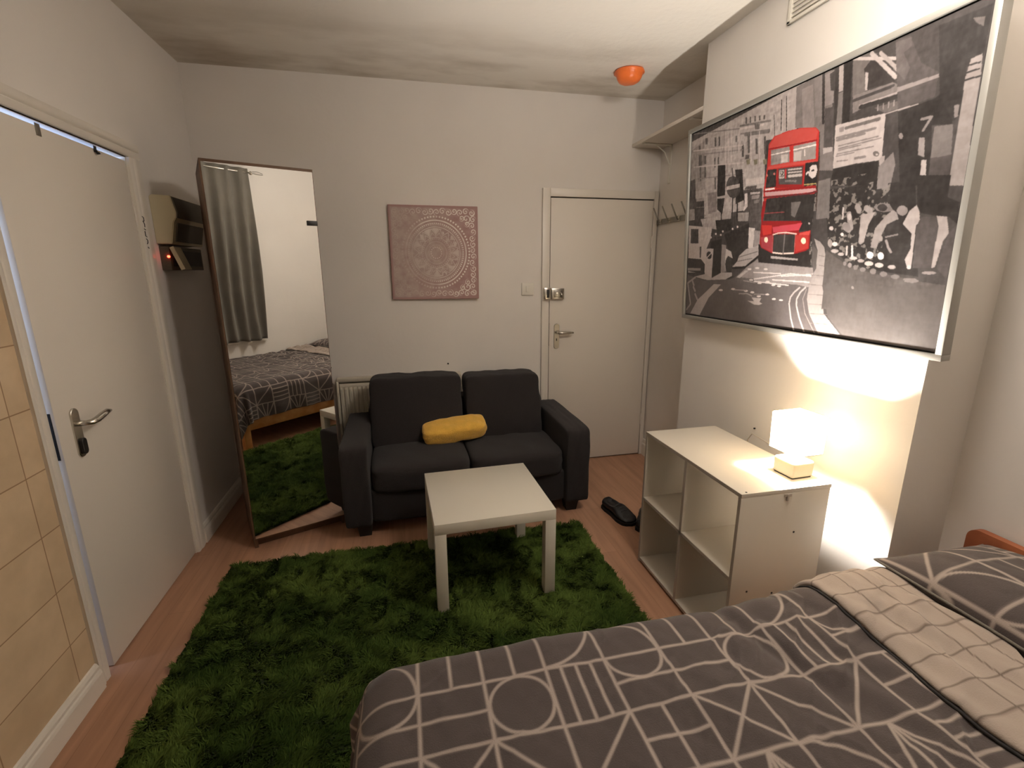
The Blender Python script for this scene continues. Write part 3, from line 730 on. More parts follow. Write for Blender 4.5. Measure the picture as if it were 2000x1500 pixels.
# headboard: rail with a rounded post at each end
hb = rounded_plate('headboard', (BX1 - BX0 + .024, (BY0 + .0 - BY1) / 2 + .012, .49), abs(BY0 - BY1) + .03, .315, .030, 'x', M_headb, bd, r=.035)
hb.location.x -= .032
cyl('knot', (BX1 - .0090 - BX0, -.085, .600), (BX1 - .0070 - BX0, -.085, .600), .009, M_ink, bd)

# ---- printed pattern of the bed linen: a square grid whose cells hold arcs, bars and fans
G = .1515
def seg(px, py, ax, ay, bx_, by_):
    dx_, dy_ = bx_ - ax, by_ - ay; t = np.clip(((px - ax) * dx_ + (py - ay) * dy_) / (dx_ * dx_ + dy_ * dy_), 0, 1)
    return np.hypot(px - ax - t * dx_, py - ay - t * dy_)
CELLS = [  # rows downwards, columns to the right, repeated
    ['VH', 'VH', 'Q1', 'Q2'],
    ['H', 'O', 'V3', 'U'],
    ['X', 'D', 'A', '+'],
    ['F', 'Q3', 'F', 'H3'],
    ['D', 'H3', 'V3', 'A']]
def pattern(u, v):
    """distance in cell units to the nearest printed line; u to the right, v downwards"""
    i = np.floor(u).astype(int); j = np.floor(v).astype(int); x = u - i; y = v - j
    d = np.minimum(np.minimum(x, 1 - x), np.minimum(y, 1 - y))
    ci = i % 4; cj = (j + 1) % 5
    for r in range(5):
        for c in range(4):
            k = CELLS[r][c]; m = (ci == c) & (cj == r)
            if not m.any(): continue
            X_, Y_ = x[m], y[m]; e = np.full(X_.shape, 9.0)
            if k in ('VH', '+'): e = np.minimum(e, abs(X_ - .5))
            if k in ('H', '+'): e = np.minimum(e, abs(Y_ - .5))
            if k == 'O': e = np.minimum(e, abs(np.hypot(X_ - .5, Y_ - .5) - .48))
            if k == 'V3': e = np.minimum(e, np.minimum(abs(X_ - .25), np.minimum(abs(X_ - .5), abs(X_ - .75))))
            if k == 'H3': e = np.minimum(e, np.minimum(abs(Y_ - .25), np.minimum(abs(Y_ - .5), abs(Y_ - .75))))
            if k == 'U': e = np.minimum(e, np.where(Y_ < .52, abs(np.hypot(X_ - .5, Y_) - .48), 9)); e = np.minimum(e, abs(Y_ - .5))
            if k == 'Q1': e = np.minimum(e, abs(np.hypot(X_, Y_) - .98))
            if k == 'Q2': e = np.minimum(e, abs(np.hypot(X_, Y_ - 1) - .98))
            if k == 'Q3': e = np.minimum(e, abs(np.hypot(X_, Y_ - 1) - .98))
            if k in ('X', 'D'): e = np.minimum(e, seg(X_, Y_, 0, 0, 1, 1))
            if k in ('X', 'A'): e = np.minimum(e, seg(X_, Y_, 1, 0, 0, 1))
            if k == 'F':
                for tx in (0, .34, .67, 1): e = np.minimum(e, seg(X_, Y_, .5, 0, tx, 1))
            d[m] = np.minimum(d[m], e)
    return d
C_grey = LIN([80, 72, 70]); C_line = LIN([158, 145, 136])
def linen(u, v, hw=.027, aa=.026):
    c = np.clip((hw + aa / 2 - pattern(u, v)) / aa, 0, 1)[..., None]
    return C_grey * (1 - c) + C_line * c

def ztop(x, y):
    s = np.clip((x - .90) / .42, 0, 1); s = s * s * (3 - 2 * s)
    z = .560 + .022 * s + .016 * (noise2(x * 2.6 + 9, y * 2.6 + 9, 21, 2) - .5)
    z += .014 * (noise2(x * 9 + y * 5 + 30, y * 4 + 30, 22, 3) - .5)
    rw = noise2(x * 7 - y * 6 + 44, x * 2.2 + y * 2.6 + 41, 26, 3); z += .009 * (1 - np.clip(abs(rw - .5) * 9, 0, 1)) * np.clip((x - .35) * 1.6, .25, 1)
    z += -.012 * np.exp(-((x - .93 + .25 * (y + 2.5)) / .025) ** 2) * np.clip((y + 2.85) * 3, 0, 1)
    z += -.004 * np.exp(-((x - .30 - .5 * (y + 2.9)) / .06) ** 2)
    z += .006 * np.sin((x * .9 + y * .35) * 60 + 4 * noise2(x * 4 + 5, y * 4 + 5, 23, 2)) * np.clip((x - .75) * 3, 0, 1) * .6
    return z
XI, YI, RR = .005, -2.435, .09
def drape(a, b, lift=0.0):
    ex = np.maximum(XI - a, 0); ey = np.maximum(b - YI, 0); r = np.hypot(ex, ey) + 1e-9; dx_, dy_ = ex / r, ey / r
    L_ = RR * PI / 2; R2 = RR + lift
    t = np.minimum(r, L_) / RR; out = R2 * np.sin(t) ; down = R2 * (1 - np.cos(t)) + np.maximum(r - L_, 0)
    w = np.clip((r - .08) / .2, 0, 1); th = np.arctan2(ey, ex)
    corner = np.clip(np.minimum(ex, ey) * 12, 0, 1)
    out = out + w * (.010 * np.sin(a * 23 + 2) * (ey > ex) + .010 * np.sin(b * 19) * (ex >= ey) + (.028 * np.sin(th * 9 + 1) + .045) * corner) + w * .012
    x = np.where(a < XI, XI - dx_ * out, a); y = np.where(b > YI, YI + dy_ * out, b)
    inside = r < 1e-6
    zt = ztop(np.maximum(a, XI), np.minimum(b, YI))
    return np.stack([x, y, zt + lift * (np.cos(t)) - down + lift * 0], -1)
a_ = np.linspace(XI - .33, 1.30, 560); b_ = np.linspace(-3.775, YI + .345, 600)
A_, B3 = np.meshgrid(a_, b_, indexing='ij')
Pd = drape(A_, B3)
M_linen = attr_mat('printed_bed_linen', rough=.92, spec=.12, bump=.25, bscale=350, sheen=.15)
du = thing('duvet', 'grey duvet printed with white line geometry spread over the bed', 'duvet', (.6, -3.0, .56))
def rel(P, o): return P - np.array(o.location)
o = grid_obj('duvet_cover', rel(Pd, du), M_linen, du, col=linen((A_ - .054) / G, -(B3 + 2.497) / (G * .955)))
o.modifiers.new('thickness', 'SOLIDIFY').thickness = .012
# turned-back end, plain pale reverse with a thin dark check
a_ = np.linspace(0, 1, 70); b_ = np.linspace(-3.775, YI + .30, 400); A4, B4 = np.meshgrid(a_, b_, indexing='ij')
ax_ = 1.205 + .29 * A4 + .012 * np.sin(B4 * 7) + .006 * np.sin(B4 * 23)
lift = .011 * np.sqrt(np.clip(1 - (1 - np.clip(A4 / .07, 0, 1)) ** 2, 0, 1)) * np.sqrt(np.clip(1 - (1 - np.clip((1 - A4) / .10, 0, 1)) ** 2, 0, 1)) + .002
Pf = drape(ax_, B4, 0.0); Pf[..., 2] += lift + .010 * (noise2(ax_ * 10 + B4 * 3 + 40, B4 * 6 + 40, 31, 3) - .5) + .005 * np.sin(ax_ * 55 + B4 * 9) * np.exp(-((A4 - .3) / .3) ** 2) + .002
Pf[..., 1] += np.where(B4 > YI, lift, 0)
gx = np.minimum(np.minimum(abs(ax_ - 1.300), abs(ax_ - 1.375)), abs(ax_ - 1.452)); gy = abs(((B4 + 2.4725 + .0375) % .075) - .0375)
cl_ = np.clip((.0034 - np.minimum(gx * 1.15, gy)) / .0018, 0, 1)[..., None] * .75
fc = LIN([162, 148, 137]) * (1 - cl_) + LIN([84, 70, 64]) * cl_
o = grid_obj('turned_back_edge', rel(Pf, du), M_linen, du, col=fc); o.modifiers.new('thickness', 'SOLIDIFY').thickness = .008
pts = [tuple(np.array(Pf[0, k]) - np.array(du.location) + np.array((-.004, 0, -.004))) for k in range(0, 400, 8)]
tube('dark_piping', pts, .0042, M_ink, du, n=6)

# ---- pillows
def pillow(name, label, c, hx, hy, hz, rz, uo, seed, cat='pillow'):
    n = 150; U, V = np.meshgrid(np.linspace(-1, 1, n), np.linspace(-1, 1, n), indexing='ij')
    prof = (np.clip(1 - abs(U) ** 2.6, 0, 1) ** .55) * (np.clip(1 - abs(V) ** 2.6, 0, 1) ** .55)
    pinch = 1 - .07 * (1 - abs(U * V) ** 1.5) * np.maximum(abs(U), abs(V)) ** 6
    X = U * hx * pinch; Y = V * hy * pinch
    wr = .012 * (noise2(U * 3 + 9 + V, V * 3 + 9, seed, 3) - .5)
    top = hz * prof + wr * prof; bot = -hz * 1.1 * prof
    t = thing(name, label, cat, c, rz)
    col = linen(U * hx / .155 + uo, -V * hy / .155 + uo * .7, hw=.030)
    P1 = np.stack([X, Y, top], -1); P2 = np.stack([X, Y, bot], -1)
    grid_obj('pillow_top', P1, M_linen, t, col=col); grid_obj('pillow_underside', P2[::-1], M_linen, t, col=col[::-1] * 0 + C_grey)
    k = np.linspace(-1, 1, 40); ring = [(a, -1) for a in k] + [(1, a) for a in k[1:]] + [(a, 1) for a in k[::-1][1:]] + [(-1, a) for a in k[::-1][1:]]
    pp = [(a * hx * (1 - .07 * (1 - abs(a * b) ** 1.5)), b * hy * (1 - .07 * (1 - abs(a * b) ** 1.5)), 0) for a, b in ring]
    tube('seam', pp, .004, M_curtain, t, n=6)
    return t
pillow('pillow', 'grey line-printed pillow by the wall recess, nearest the headboard post', (1.700, -2.715, .606), .222, .345, .082, math.radians(-2), .35, 41)
pillow('pillow', 'grey line-printed pillow beyond the first, next to the window wall', (1.700, -3.418, .606), .222, .332, .080, math.radians(3), 1.65, 47)

# ================================================================== MANDALA CANVAS
mc = thing('canvas_print', 'square pink canvas with a worn white mandala on the back wall', 'picture', (.298, -.004, 1.617), math.radians(0))
mc.rotation_euler = (0, math.radians(.2), math.radians(-1.2))
box('stretcher', (-.297, .297, -.026, 0, -.308, .308), M_pinkbase, mc, bev=.003)
n = 330
U, V = np.meshgrid(np.linspace(0, 1, n), np.linspace(0, 1, n), indexing='ij')
base = LIN([174, 140, 136]); light = LIN([236, 229, 222]); dull = LIN([182, 168, 160])
nz = noise2(U * 5 + 3, V * 5 + 3, 51, 5); nz2 = noise2(U * 22 + 3, V * 22 + 3, 52, 4)
cxm, cym = .515, .505; R = np.hypot(U - cxm, V - cym); TH = np.arctan2(V - cym, U - cxm)
wpat = np.zeros_like(U)
def ringm(r, w): return np.clip((w - abs(R - r)) / .003, 0, 1)
def dots(r, k, rad, ph=0):
    a = (TH * k / (2 * PI) + ph); a = (a - np.floor(a) - .5) * 2 * PI / k * r
    return np.clip((rad - np.hypot(a, R - r)) / .003, 0, 1)
for p_ in (ringm(.345, .0075), ringm(.352, .001), dots(.383, 72, .0115), dots(.312, 84, .009), dots(.298, 96, .005, .5), ringm(.275, .004), ringm(.165, .003), dots(.150, 40, .005), ringm(.12, .0025), dots(.06, 16, .007), ringm(.085, .002)): wpat = np.maximum(wpat, p_)
kk = 16; a = (TH * kk / (2 * PI)); a = abs(a - np.floor(a) - .5) * 2       # 0 at petal tip direction, 1 between
pet = .175 + .085 * (1 - a) ** .8
wpat = np.maximum(wpat, np.clip((.005 - abs(R - pet)) / .003, 0, 1)); wpat = np.maximum(wpat, np.clip((.0035 - abs(R - (.165 + .05 * (1 - a)))) / .003, 0, 1))
wpat = np.maximum(wpat, np.where((R > pet + .012) & (R < .262), .55 * (nz2 > .42), 0))
# scroll border: spirals set round the edge
def spiral(cx, cy, s, flip, rot):
    x = (U - cx) * flip; y = V - cy; r = np.hypot(x, y); t = np.arctan2(y, x) + rot
    k_ = (r / s * 1.35 - t / (2 * PI)); k_ = abs(k_ - np.round(k_)) * s / 1.35
    return np.where(r < s * 1.05, np.clip((.0062 - k_) / .003, 0, 1), 0)
for i, q in enumerate(np.linspace(.07, .93, 14)):
    f = 1 if i % 2 else -1; off = .055 + .012 * (i % 2)
    for (cx_, cy_) in ((q, off), (q, 1 - off), (off, q), (1 - off, q)):
        wpat = np.maximum(wpat, spiral(cx_, cy_, .034, f, i * 1.3 + cx_ * 4)); 
for (cx_, cy_) in ((.13, .13), (.87, .13), (.13, .87), (.87, .87)):
    for (dx_, dy_, r_) in ((0, 0, .045), (.055, -.005, .03), (-.005, .055, .03)):
        sx_ = 1 if cx_ < .5 else -1; sy_ = 1 if cy_ < .5 else -1
        wpat = np.maximum(wpat, spiral(cx_ + dx_ * sx_, cy_ + dy_ * sy_, r_, sx_, sy_ * 2))
wear = np.clip((nz - .36) * 3.4, 0, 1); left = np.clip((U - .12) * 1.9 - .15 * (V < .3), 0.08, 1)
alpha = wpat * np.clip(left * (.75 + .8 * wear), 0, 1)
veil = np.clip(1.05 - U * 1.15 + (nz2 - .5) * .8, 0, 1) * .8 + .30 * np.clip((.34 - R) * 12, 0, 1)
veil = np.clip(veil, 0, .85)[..., None]
colm = base * (1 - veil) + dull * veil; colm = colm * (.9 + .2 * nz2[..., None]); colm = colm * (1 - alpha[..., None]) + light * alpha[..., None]
edge = np.minimum(np.minimum(U, 1 - U), np.minimum(V, 1 - V)); e_ = np.clip((.03 - edge) / .02, 0, 1)[..., None]; colm = colm * (1 - e_) + base * .92 * e_
Pm = np.stack([-.295 + .59 * U, np.full_like(U, -.0268), -.306 + .612 * V], -1)
grid_obj('painted_face', Pm, attr_mat('painted_canvas', rough=.8, spec=.2, bump=.1, bscale=300), mc, col=colm, smooth=False)

# ================================================================== LONDON STREET PICTURE
PW, PH, tilt = 1.425, 1.010, math.atan(.050 / 1.0)
pc = thing('framed_picture', 'large silver-framed black and white street photograph with a red double-decker bus', 'picture', (1.677, -1.588, 1.226))
pc.rotation_euler = (0, -tilt, 0)
fw = .020
bm = bmesh.new()
for b in ((0, .036, -PW / 2, PW / 2, 0, fw), (0, .036, -PW / 2, PW / 2, PH - fw, PH), (0, .036, -PW / 2, -PW / 2 + fw, fw, PH - fw), (0, .036, PW / 2 - fw, PW / 2, fw, PH - fw)): add_box(bm, *b, bev=.0015)
o = from_bm('picture_frame', bm, M_frame, pc); shade(o)
box('backing', (.012, .030, -PW / 2 + .006, PW / 2 - .006, .006, PH - .006), M_blackgap, pc, bev=0)
gw = fw + .006
NX, NY = 800, 570
img = np.zeros((NX, NY, 3)); img[:] = (62, 58, 56)
gu, gv = (np.arange(NX) + .5) / NX, (np.arange(NY) + .5) / NY
def fillp(pts, c, jit=0.0):
    p = np.array(pts); u0, u1 = np.clip(p[:, 0].min(), 0, 1), np.clip(p[:, 0].max(), 0, 1); v0, v1 = np.clip(p[:, 1].min(), 0, 1), np.clip(p[:, 1].max(), 0, 1)
    i0, i1 = int(u0 * NX), min(NX, int(u1 * NX) + 1); j0, j1 = int(v0 * NY), min(NY, int(v1 * NY) + 1)
    if i1 <= i0 or j1 <= j0: return
    X, Y = np.meshgrid(gu[i0:i1], gv[j0:j1], indexing='ij'); ins = np.zeros(X.shape, bool)
    for (x1, y1), (x2, y2) in zip(p, np.roll(p, -1, 0)):
        if y1 == y2: continue
        ins ^= ((y1 > Y) != (y2 > Y)) & (X < (x2 - x1) * (Y - y1) / (y2 - y1) + x1)
    img[i0:i1, j0:j1][ins] = c
def linep(pts, c, w):
    w = max(w, .0014)
    for (x1, y1), (x2, y2) in zip(pts, pts[1:]):
        i0, i1 = int(max(0, min(x1, x2) - w) * NX), min(NX, int((max(x1, x2) + w) * NX) + 1); j0, j1 = int(max(0, min(y1, y2) - w * 1.4) * NY), min(NY, int((max(y1, y2) + w * 1.4) * NY) + 1)
        if i1 <= i0 or j1 <= j0: continue
        X, Y = np.meshgrid(gu[i0:i1], gv[j0:j1], indexing='ij')
        d = seg(X, Y * PH / PW, x1, y1 * PH / PW, x2 + 1e-6, y2 * PH / PW)
        img[i0:i1, j0:j1][d < w / 2] = c
# shapes of the street picture, bottom layer first: kind, r, g, b, line width, then u, v pairs in thousandths of the canvas
PAINT = [
[0, 62, 58, 57, 0, -205, 950, -121, -99, 1019, -51, 1026, 1014],
[0, 150, 141, 138, 0, -54, 959, 552, 1008, 528, 811, 404, 833, 424, 548, -17, 540],
[0, 128, 120, 117, 0, -49, 904, 81, 941, 111, 549, -17, 540],
[0, 104, 97, 95, 0, 517, 997, 635, 1003, 673, 636, 619, 650, 583, 811, 525, 841],
[0, 120, 112, 110, 0, 537, 978, 576, 979, 596, 806, 555, 821],
[0, 82, 77, 75, 0, 143, 936, 152, 934, 155, 890, 146, 891],
[0, 82, 77, 75, 0, 166, 932, 175, 930, 178, 886, 169, 887],
[0, 82, 77, 75, 0, 147, 836, 155, 835, 158, 786, 150, 787],
[0, 82, 77, 75, 0, 167, 834, 176, 832, 178, 794, 169, 796],
[0, 82, 77, 75, 0, 48, 926, 59, 924, 60, 902, 48, 904],
[0, 82, 77, 75, 0, 87, 952, 101, 948, 102, 917, 89, 920],
[0, 82, 77, 75, 0, 48, 880, 68, 875, 72, 820, 51, 824],
[0, 82, 77, 75, 0, 85, 865, 97, 863, 99, 820, 87, 822],
[0, 82, 77, 75, 0, 58, 815, 68, 814, 73, 740, 63, 741],
[0, 82, 77, 75, 0, 88, 807, 99, 806, 102, 748, 91, 749],
[0, 82, 77, 75, 0, 154, 738, 163, 737, 167, 677, 158, 677],
[0, 82, 77, 75, 0, 260, 903, 269, 901, 270, 872, 261, 874],
[0, 82, 77, 75, 0, 295, 850, 306, 848, 310, 793, 299, 795],
[0, 82, 77, 75, 0, 321, 882, 332, 879, 338, 803, 327, 805],
[0, 82, 77, 75, 0, 360, 856, 370, 854, 376, 786, 366, 788],
[0, 82, 77, 75, 0, 398, 852, 407, 850, 414, 774, 405, 776],
[0, 82, 77, 75, 0, 305, 967, 313, 965, 314, 937, 307, 939],
[0, 82, 77, 75, 0, 326, 962, 332, 960, 334, 933, 327, 934],
[0, 82, 77, 75, 0, 348, 956, 355, 954, 356, 930, 349, 932],
[0, 82, 77, 75, 0, 369, 949, 376, 948, 377, 927, 370, 928],
[0, 82, 77, 75, 0, 390, 942, 397, 941, 397, 923, 390, 925],
[0, 82, 77, 75, 0, 316, 800, 336, 794, 337, 776, 316, 780],
[1, 110, 103, 101, 40, 4, 1001, 292, 925],
[1, 170, 159, 156, 40, 13, 912, 300, 848],
[1, 120, 112, 110, 40, 15, 889, 302, 827],
[1, 120, 112, 110, 40, 26, 761, 314, 716],
[1, 168, 157, 154, 40, 20, 826, 309, 767],
[1, 100, 94, 92, 60, 281, 939, 422, 908],
[1, 170, 159, 156, 60, 282, 926, 392, 904],
[1, 105, 98, 96, 50, 288, 902, 402, 876],
[1, 98, 92, 90, 120, 310, 892, 418, 867],
[0, 88, 82, 80, 0, 351, 920, 376, 913, 375, 891, 355, 897],
[0, 110, 104, 88, 0, 322, 776, 342, 775, 341, 752, 327, 752],
[0, 110, 104, 88, 0, 358, 766, 377, 764, 376, 742, 363, 742],
[0, 110, 104, 88, 0, 401, 753, 419, 752, 419, 730, 406, 731],
[1, 172, 161, 158, 30, 204, 941, 214, 787],
[1, 172, 161, 158, 30, 220, 936, 230, 782],
[1, 172, 161, 158, 30, 237, 930, 248, 778],
[1, 172, 161, 158, 30, 276, 916, 287, 767],
[1, 172, 161, 158, 30, 336, 894, 347, 750],
[1, 172, 161, 158, 30, 376, 880, 387, 739],
[1, 60, 56, 55, 22, 436, 924, 445, 836],
[1, 50, 47, 46, 30, 462, 973, 470, 851],
[1, 55, 51, 50, 30, 481, 978, 492, 843],
[0, 70, 65, 64, 0, -2, 757, 31, 760, 50, 599, 2, 603],
[0, 150, 141, 138, 0, 37, 696, 110, 691, 117, 559, 99, 562, 96, 650, 40, 654],
[0, 60, 56, 55, 0, 44, 638, 97, 632, 98, 602, 42, 608],
[0, 118, 110, 108, 0, 116, 668, 171, 664, 178, 557, 126, 558],
[0, 60, 56, 55, 0, 35, 606, 100, 598, 103, 524, 40, 532],
[0, 140, 131, 128, 0, 156, 564, 261, 554, 262, 510, 93, 529],
[0, 165, 155, 151, 0, 323, 690, 413, 678, 413, 650, 330, 657],
[0, 78, 73, 71, 0, 331, 653, 381, 648, 380, 633, 321, 642],
[0, 70, 65, 64, 0, 318, 640, 409, 630, 415, 483, 333, 494],
[0, 160, 150, 147, 0, 352, 623, 399, 617, 399, 608, 354, 613],
[0, 120, 112, 110, 0, 362, 608, 399, 604, 394, 587, 361, 590],
[0, 175, 164, 161, 0, 325, 622, 339, 623, 344, 561, 325, 541, 328, 576],
[0, 130, 122, 119, 0, 296, 539, 353, 533, 351, 492, 296, 499],
[0, 110, 103, 101, 0, 375, 584, 398, 583, 396, 568, 373, 568],
[0, 148, 139, 136, 0, 79, 539, 204, 536, 186, 470, 96, 495],
[0, 165, 155, 151, 0, 0, 514, 155, 485, 148, 423, 126, 376, 124, 246, 8, 246],
[0, 62, 58, 57, 0, 16, 493, 67, 487, 71, 408, 18, 412],
[0, 70, 65, 64, 0, 81, 390, 92, 390, 93, 328, 84, 328],
[0, 52, 48, 47, 0, 1, 329, 94, 320, 120, 292, 120, 238, 2, 254],
[0, 130, 122, 119, 0, 3, 272, 94, 270, 93, 256, 4, 256],
[0, 38, 35, 34, 0, 171, 793, 214, 784, 222, 636, 176, 638],
[0, 40, 37, 36, 0, 177, 628, 220, 623, 211, 545, 180, 574],
[1, 40, 37, 36, 60, 205, 570, 207, 510],
[0, 42, 39, 38, 0, 268, 746, 306, 739, 323, 594, 281, 582, 276, 701],
[0, 60, 56, 55, 0, 300, 658, 298, 633, 286, 616, 268, 612, 248, 623, 232, 646, 224, 675, 227, 701, 239, 718, 258, 721, 277, 709, 293, 686],
[0, 158, 148, 145, 0, 226, 678, 297, 675, 297, 658, 228, 659],
[1, 45, 42, 41, 60, 264, 614, 268, 502],
[1, 40, 37, 36, 70, 290, 600, 295, 499],
[1, 60, 56, 55, 50, 252, 756, 258, 722],
[0, 45, 42, 41, 0, 173, 519, 269, 516, 278, 464, 188, 445],
[0, 44, 41, 40, 0, 229, 441, 358, 483, 360, 369, 314, 327, 303, 286, 284, 286, 251, 379],
[0, 142, 133, 130, 0, 350, 360, 413, 378, 412, 327, 355, 275, 285, 276, 309, 303, 317, 330],
[0, 165, 155, 151, 0, 357, 462, 388, 455, 384, 364, 360, 366],
[0, 120, 112, 110, 0, 383, 446, 413, 439, 415, 378, 388, 367],
[1, 90, 84, 82, 30, 318, 324, 406, 346],
[1, 95, 89, 87, 30, 312, 303, 383, 315],
[1, 38, 35, 34, 80, 285, 270, 352, 273, 412, 323],
[0, 120, 112, 110, 0, 366, 275, 410, 314, 419, 287, 374, 261],
[0, 44, 41, 40, 0, 149, 412, 215, 421, 227, 240, 164, 224],
[0, 120, 112, 110, 0, 218, 392, 243, 387, 252, 251, 220, 247],
[0, 160, 150, 147, 0, 244, 369, 273, 353, 284, 318, 256, 333, 244, 254, 241, 319],
[0, 48, 45, 44, 0, 284, 286, 283, 265, 278, 249, 268, 244, 258, 249, 249, 265, 244, 287, 245, 308, 251, 324, 260, 329, 270, 323, 279, 307],
[0, 158, 148, 145, 0, 126, 376, 170, 374, 167, 212, 122, 219],
[0, 35, 32, 32, 0, 161, 339, 160, 328, 155, 321, 146, 319, 138, 322, 131, 330, 128, 340, 129, 350, 134, 358, 143, 360, 151, 357, 158, 349],
[1, 180, 169, 165, 40, 132, 327, 159, 352],
[0, 150, 141, 138, 0, 55, 222, 129, 239, 167, 216, 224, 247, 284, 247, 286, 229, 228, 199, 123, 207],
[1, 45, 42, 41, 60, 123, 202, 225, 193, 290, 228],
[0, 180, 169, 165, 0, 156, 434, 156, 431, 154, 429, 152, 428, 149, 429, 147, 431, 146, 434, 146, 437, 148, 439, 150, 440, 153, 439, 155, 436],
[0, 180, 169, 165, 0, 214, 441, 214, 438, 212, 436, 210, 436, 207, 436, 205, 439, 204, 442, 205, 445, 206, 446, 209, 447, 211, 446, 213, 444],
[0, 180, 169, 165, 0, 278, 464, 278, 461, 276, 459, 274, 459, 272, 460, 270, 462, 269, 465, 270, 468, 271, 469, 273, 470, 276, 469, 278, 467],
[0, 180, 169, 165, 0, 304, 471, 303, 468, 302, 467, 300, 466, 297, 467, 296, 469, 295, 472, 295, 475, 296, 477, 299, 477, 301, 476, 303, 474],
[0, 180, 169, 165, 0, 225, 458, 224, 455, 223, 453, 220, 452, 218, 453, 216, 456, 215, 458, 215, 461, 217, 463, 219, 464, 222, 463, 224, 460],
[0, 180, 169, 165, 0, 184, 449, 184, 446, 182, 444, 180, 444, 177, 445, 175, 447, 174, 450, 175, 453, 176, 455, 179, 455, 182, 454, 184, 452],
[0, 84, 78, 77, 0, 4, 233, 55, 218, 123, 202, 229, 193, 298, 222, 366, 275, 415, 297, 528, 285, 556, 25, -8, 2],
[0, 84, 78, 77, 0, 11, 44, 56, 200, 296, 214, 416, 290, 646, 257, 671, 192, 692, 9, 11, 1],
[0, 118, 110, 108, 0, 359, 275, 391, 298, 528, 282, 535, 218, 434, 215, 313, 226],
[0, 125, 117, 115, 0, 392, 297, 632, 270, 682, 274, 683, 178, 586, 198, 401, 206],
[1, 180, 169, 165, 40, 396, 249, 517, 244],
[1, 180, 169, 165, 40, 400, 217, 557, 244, 634, 235],
[1, 180, 169, 165, 40, 484, 216, 630, 210],
[1, 180, 169, 165, 40, 401, 206, 552, 194],
[1, 180, 169, 165, 40, 521, 233, 639, 242],
[0, 178, 167, 163, 0, 384, 264, 383, 262, 380, 260, 374, 260, 369, 260, 365, 262, 364, 265, 365, 267, 368, 269, 374, 269, 379, 269, 383, 267],
[0, 178, 167, 163, 0, 421, 269, 420, 267, 417, 265, 412, 265, 407, 265, 403, 267, 401, 269, 402, 272, 406, 273, 411, 274, 416, 273, 420, 272],
[0, 178, 167, 163, 0, 397, 212, 396, 210, 392, 208, 387, 208, 382, 208, 378, 210, 376, 212, 377, 214, 381, 216, 386, 217, 391, 216, 395, 215],
[0, 178, 167, 163, 0, 437, 199, 436, 196, 432, 195, 427, 194, 422, 194, 418, 196, 417, 198, 418, 200, 422, 202, 426, 203, 432, 203, 435, 201],
[0, 178, 167, 163, 0, 473, 206, 472, 204, 469, 202, 464, 202, 459, 202, 456, 204, 454, 206, 455, 208, 458, 210, 463, 211, 468, 210, 472, 209],
[0, 178, 167, 163, 0, 524, 189, 523, 187, 520, 185, 515, 184, 511, 185, 507, 186, 506, 188, 507, 191, 510, 192, 514, 193, 519, 193, 522, 191],
[0, 178, 167, 163, 0, 499, 193, 498, 191, 495, 189, 490, 188, 486, 188, 482, 190, 481, 192, 482, 194, 485, 196, 490, 197, 494, 197, 498, 195],
[0, 178, 167, 163, 0, 307, 164, 306, 161, 302, 159, 296, 158, 291, 159, 286, 160, 284, 163, 286, 165, 290, 168, 295, 168, 301, 168, 306, 166],
[0, 178, 167, 163, 0, 239, 155, 238, 152, 233, 150, 227, 149, 221, 149, 216, 151, 214, 154, 215, 156, 220, 158, 226, 160, 232, 159, 237, 157],
[0, 178, 167, 163, 0, 374, 159, 373, 156, 369, 154, 364, 153, 359, 154, 355, 155, 353, 158, 354, 160, 358, 162, 363, 163, 369, 163, 373, 161],
[0, 178, 167, 163, 0, 406, 154, 405, 151, 402, 149, 396, 148, 391, 149, 387, 150, 386, 153, 387, 155, 390, 157, 396, 158, 401, 158, 405, 156],
[0, 178, 167, 163, 0, 476, 148, 475, 146, 472, 144, 467, 143, 462, 143, 458, 145, 457, 147, 458, 149, 461, 151, 466, 152, 471, 152, 474, 150],
[0, 178, 167, 163, 0, 438, 137, 437, 135, 434, 133, 429, 132, 424, 132, 420, 134, 418, 136, 419, 138, 423, 140, 428, 141, 433, 141, 437, 140],
[0, 178, 167, 163, 0, 506, 129, 505, 127, 502, 125, 497, 124, 493, 124, 489, 126, 488, 128, 489, 130, 492, 132, 496, 133, 501, 133, 505, 132],
[0, 178, 167, 163, 0, 536, 127, 536, 125, 532, 123, 528, 122, 524, 122, 520, 124, 519, 126, 520, 128, 523, 130, 527, 131, 532, 130, 535, 129],
[0, 178, 167, 163, 0, 460, 264, 460, 262, 456, 260, 452, 260, 447, 260, 443, 262, 441, 264, 442, 266, 446, 268, 450, 269, 455, 268, 459, 266],
[1, 135, 126, 124, 40, 304, 160, 364, 160],
[1, 130, 122, 119, 40, 329, 142, 372, 145, 394, 136],
[1, 125, 117, 115, 30, 407, 145, 457, 147],
[1, 125, 117, 115, 40, 348, 208, 405, 201],
[0, 150, 141, 138, 0, 395, 128, 441, 128, 433, 110, 448, 103, 433, 95, 409, 94, 376, 110, 406, 111],
[0, 150, 141, 138, 0, 183, 184, 226, 184, 155, 108, 101, 4, 34, 5, 82, 90],
[0, 150, 141, 138, 0, 309, 224, 354, 258, 371, 258, 328, 220],
[1, 135, 126, 124, 80, 6, 25, 34, 61, 8, 184, 60, 218],
[1, 135, 126, 124, 100, 43, 193, 52, 173],
[1, 135, 126, 124, 100, 50, 161, 62, 141],
[1, 135, 126, 124, 100, 64, 121, 79, 94],
[0, 132, 124, 121, 0, 632, 387, 653, 373, 670, 350, 681, 299, 683, 222, 682, 144, 692, 86, 752, 10, 679, 4, 641, 80, 628, 140, 631, 194, 649, 261, 649, 338],
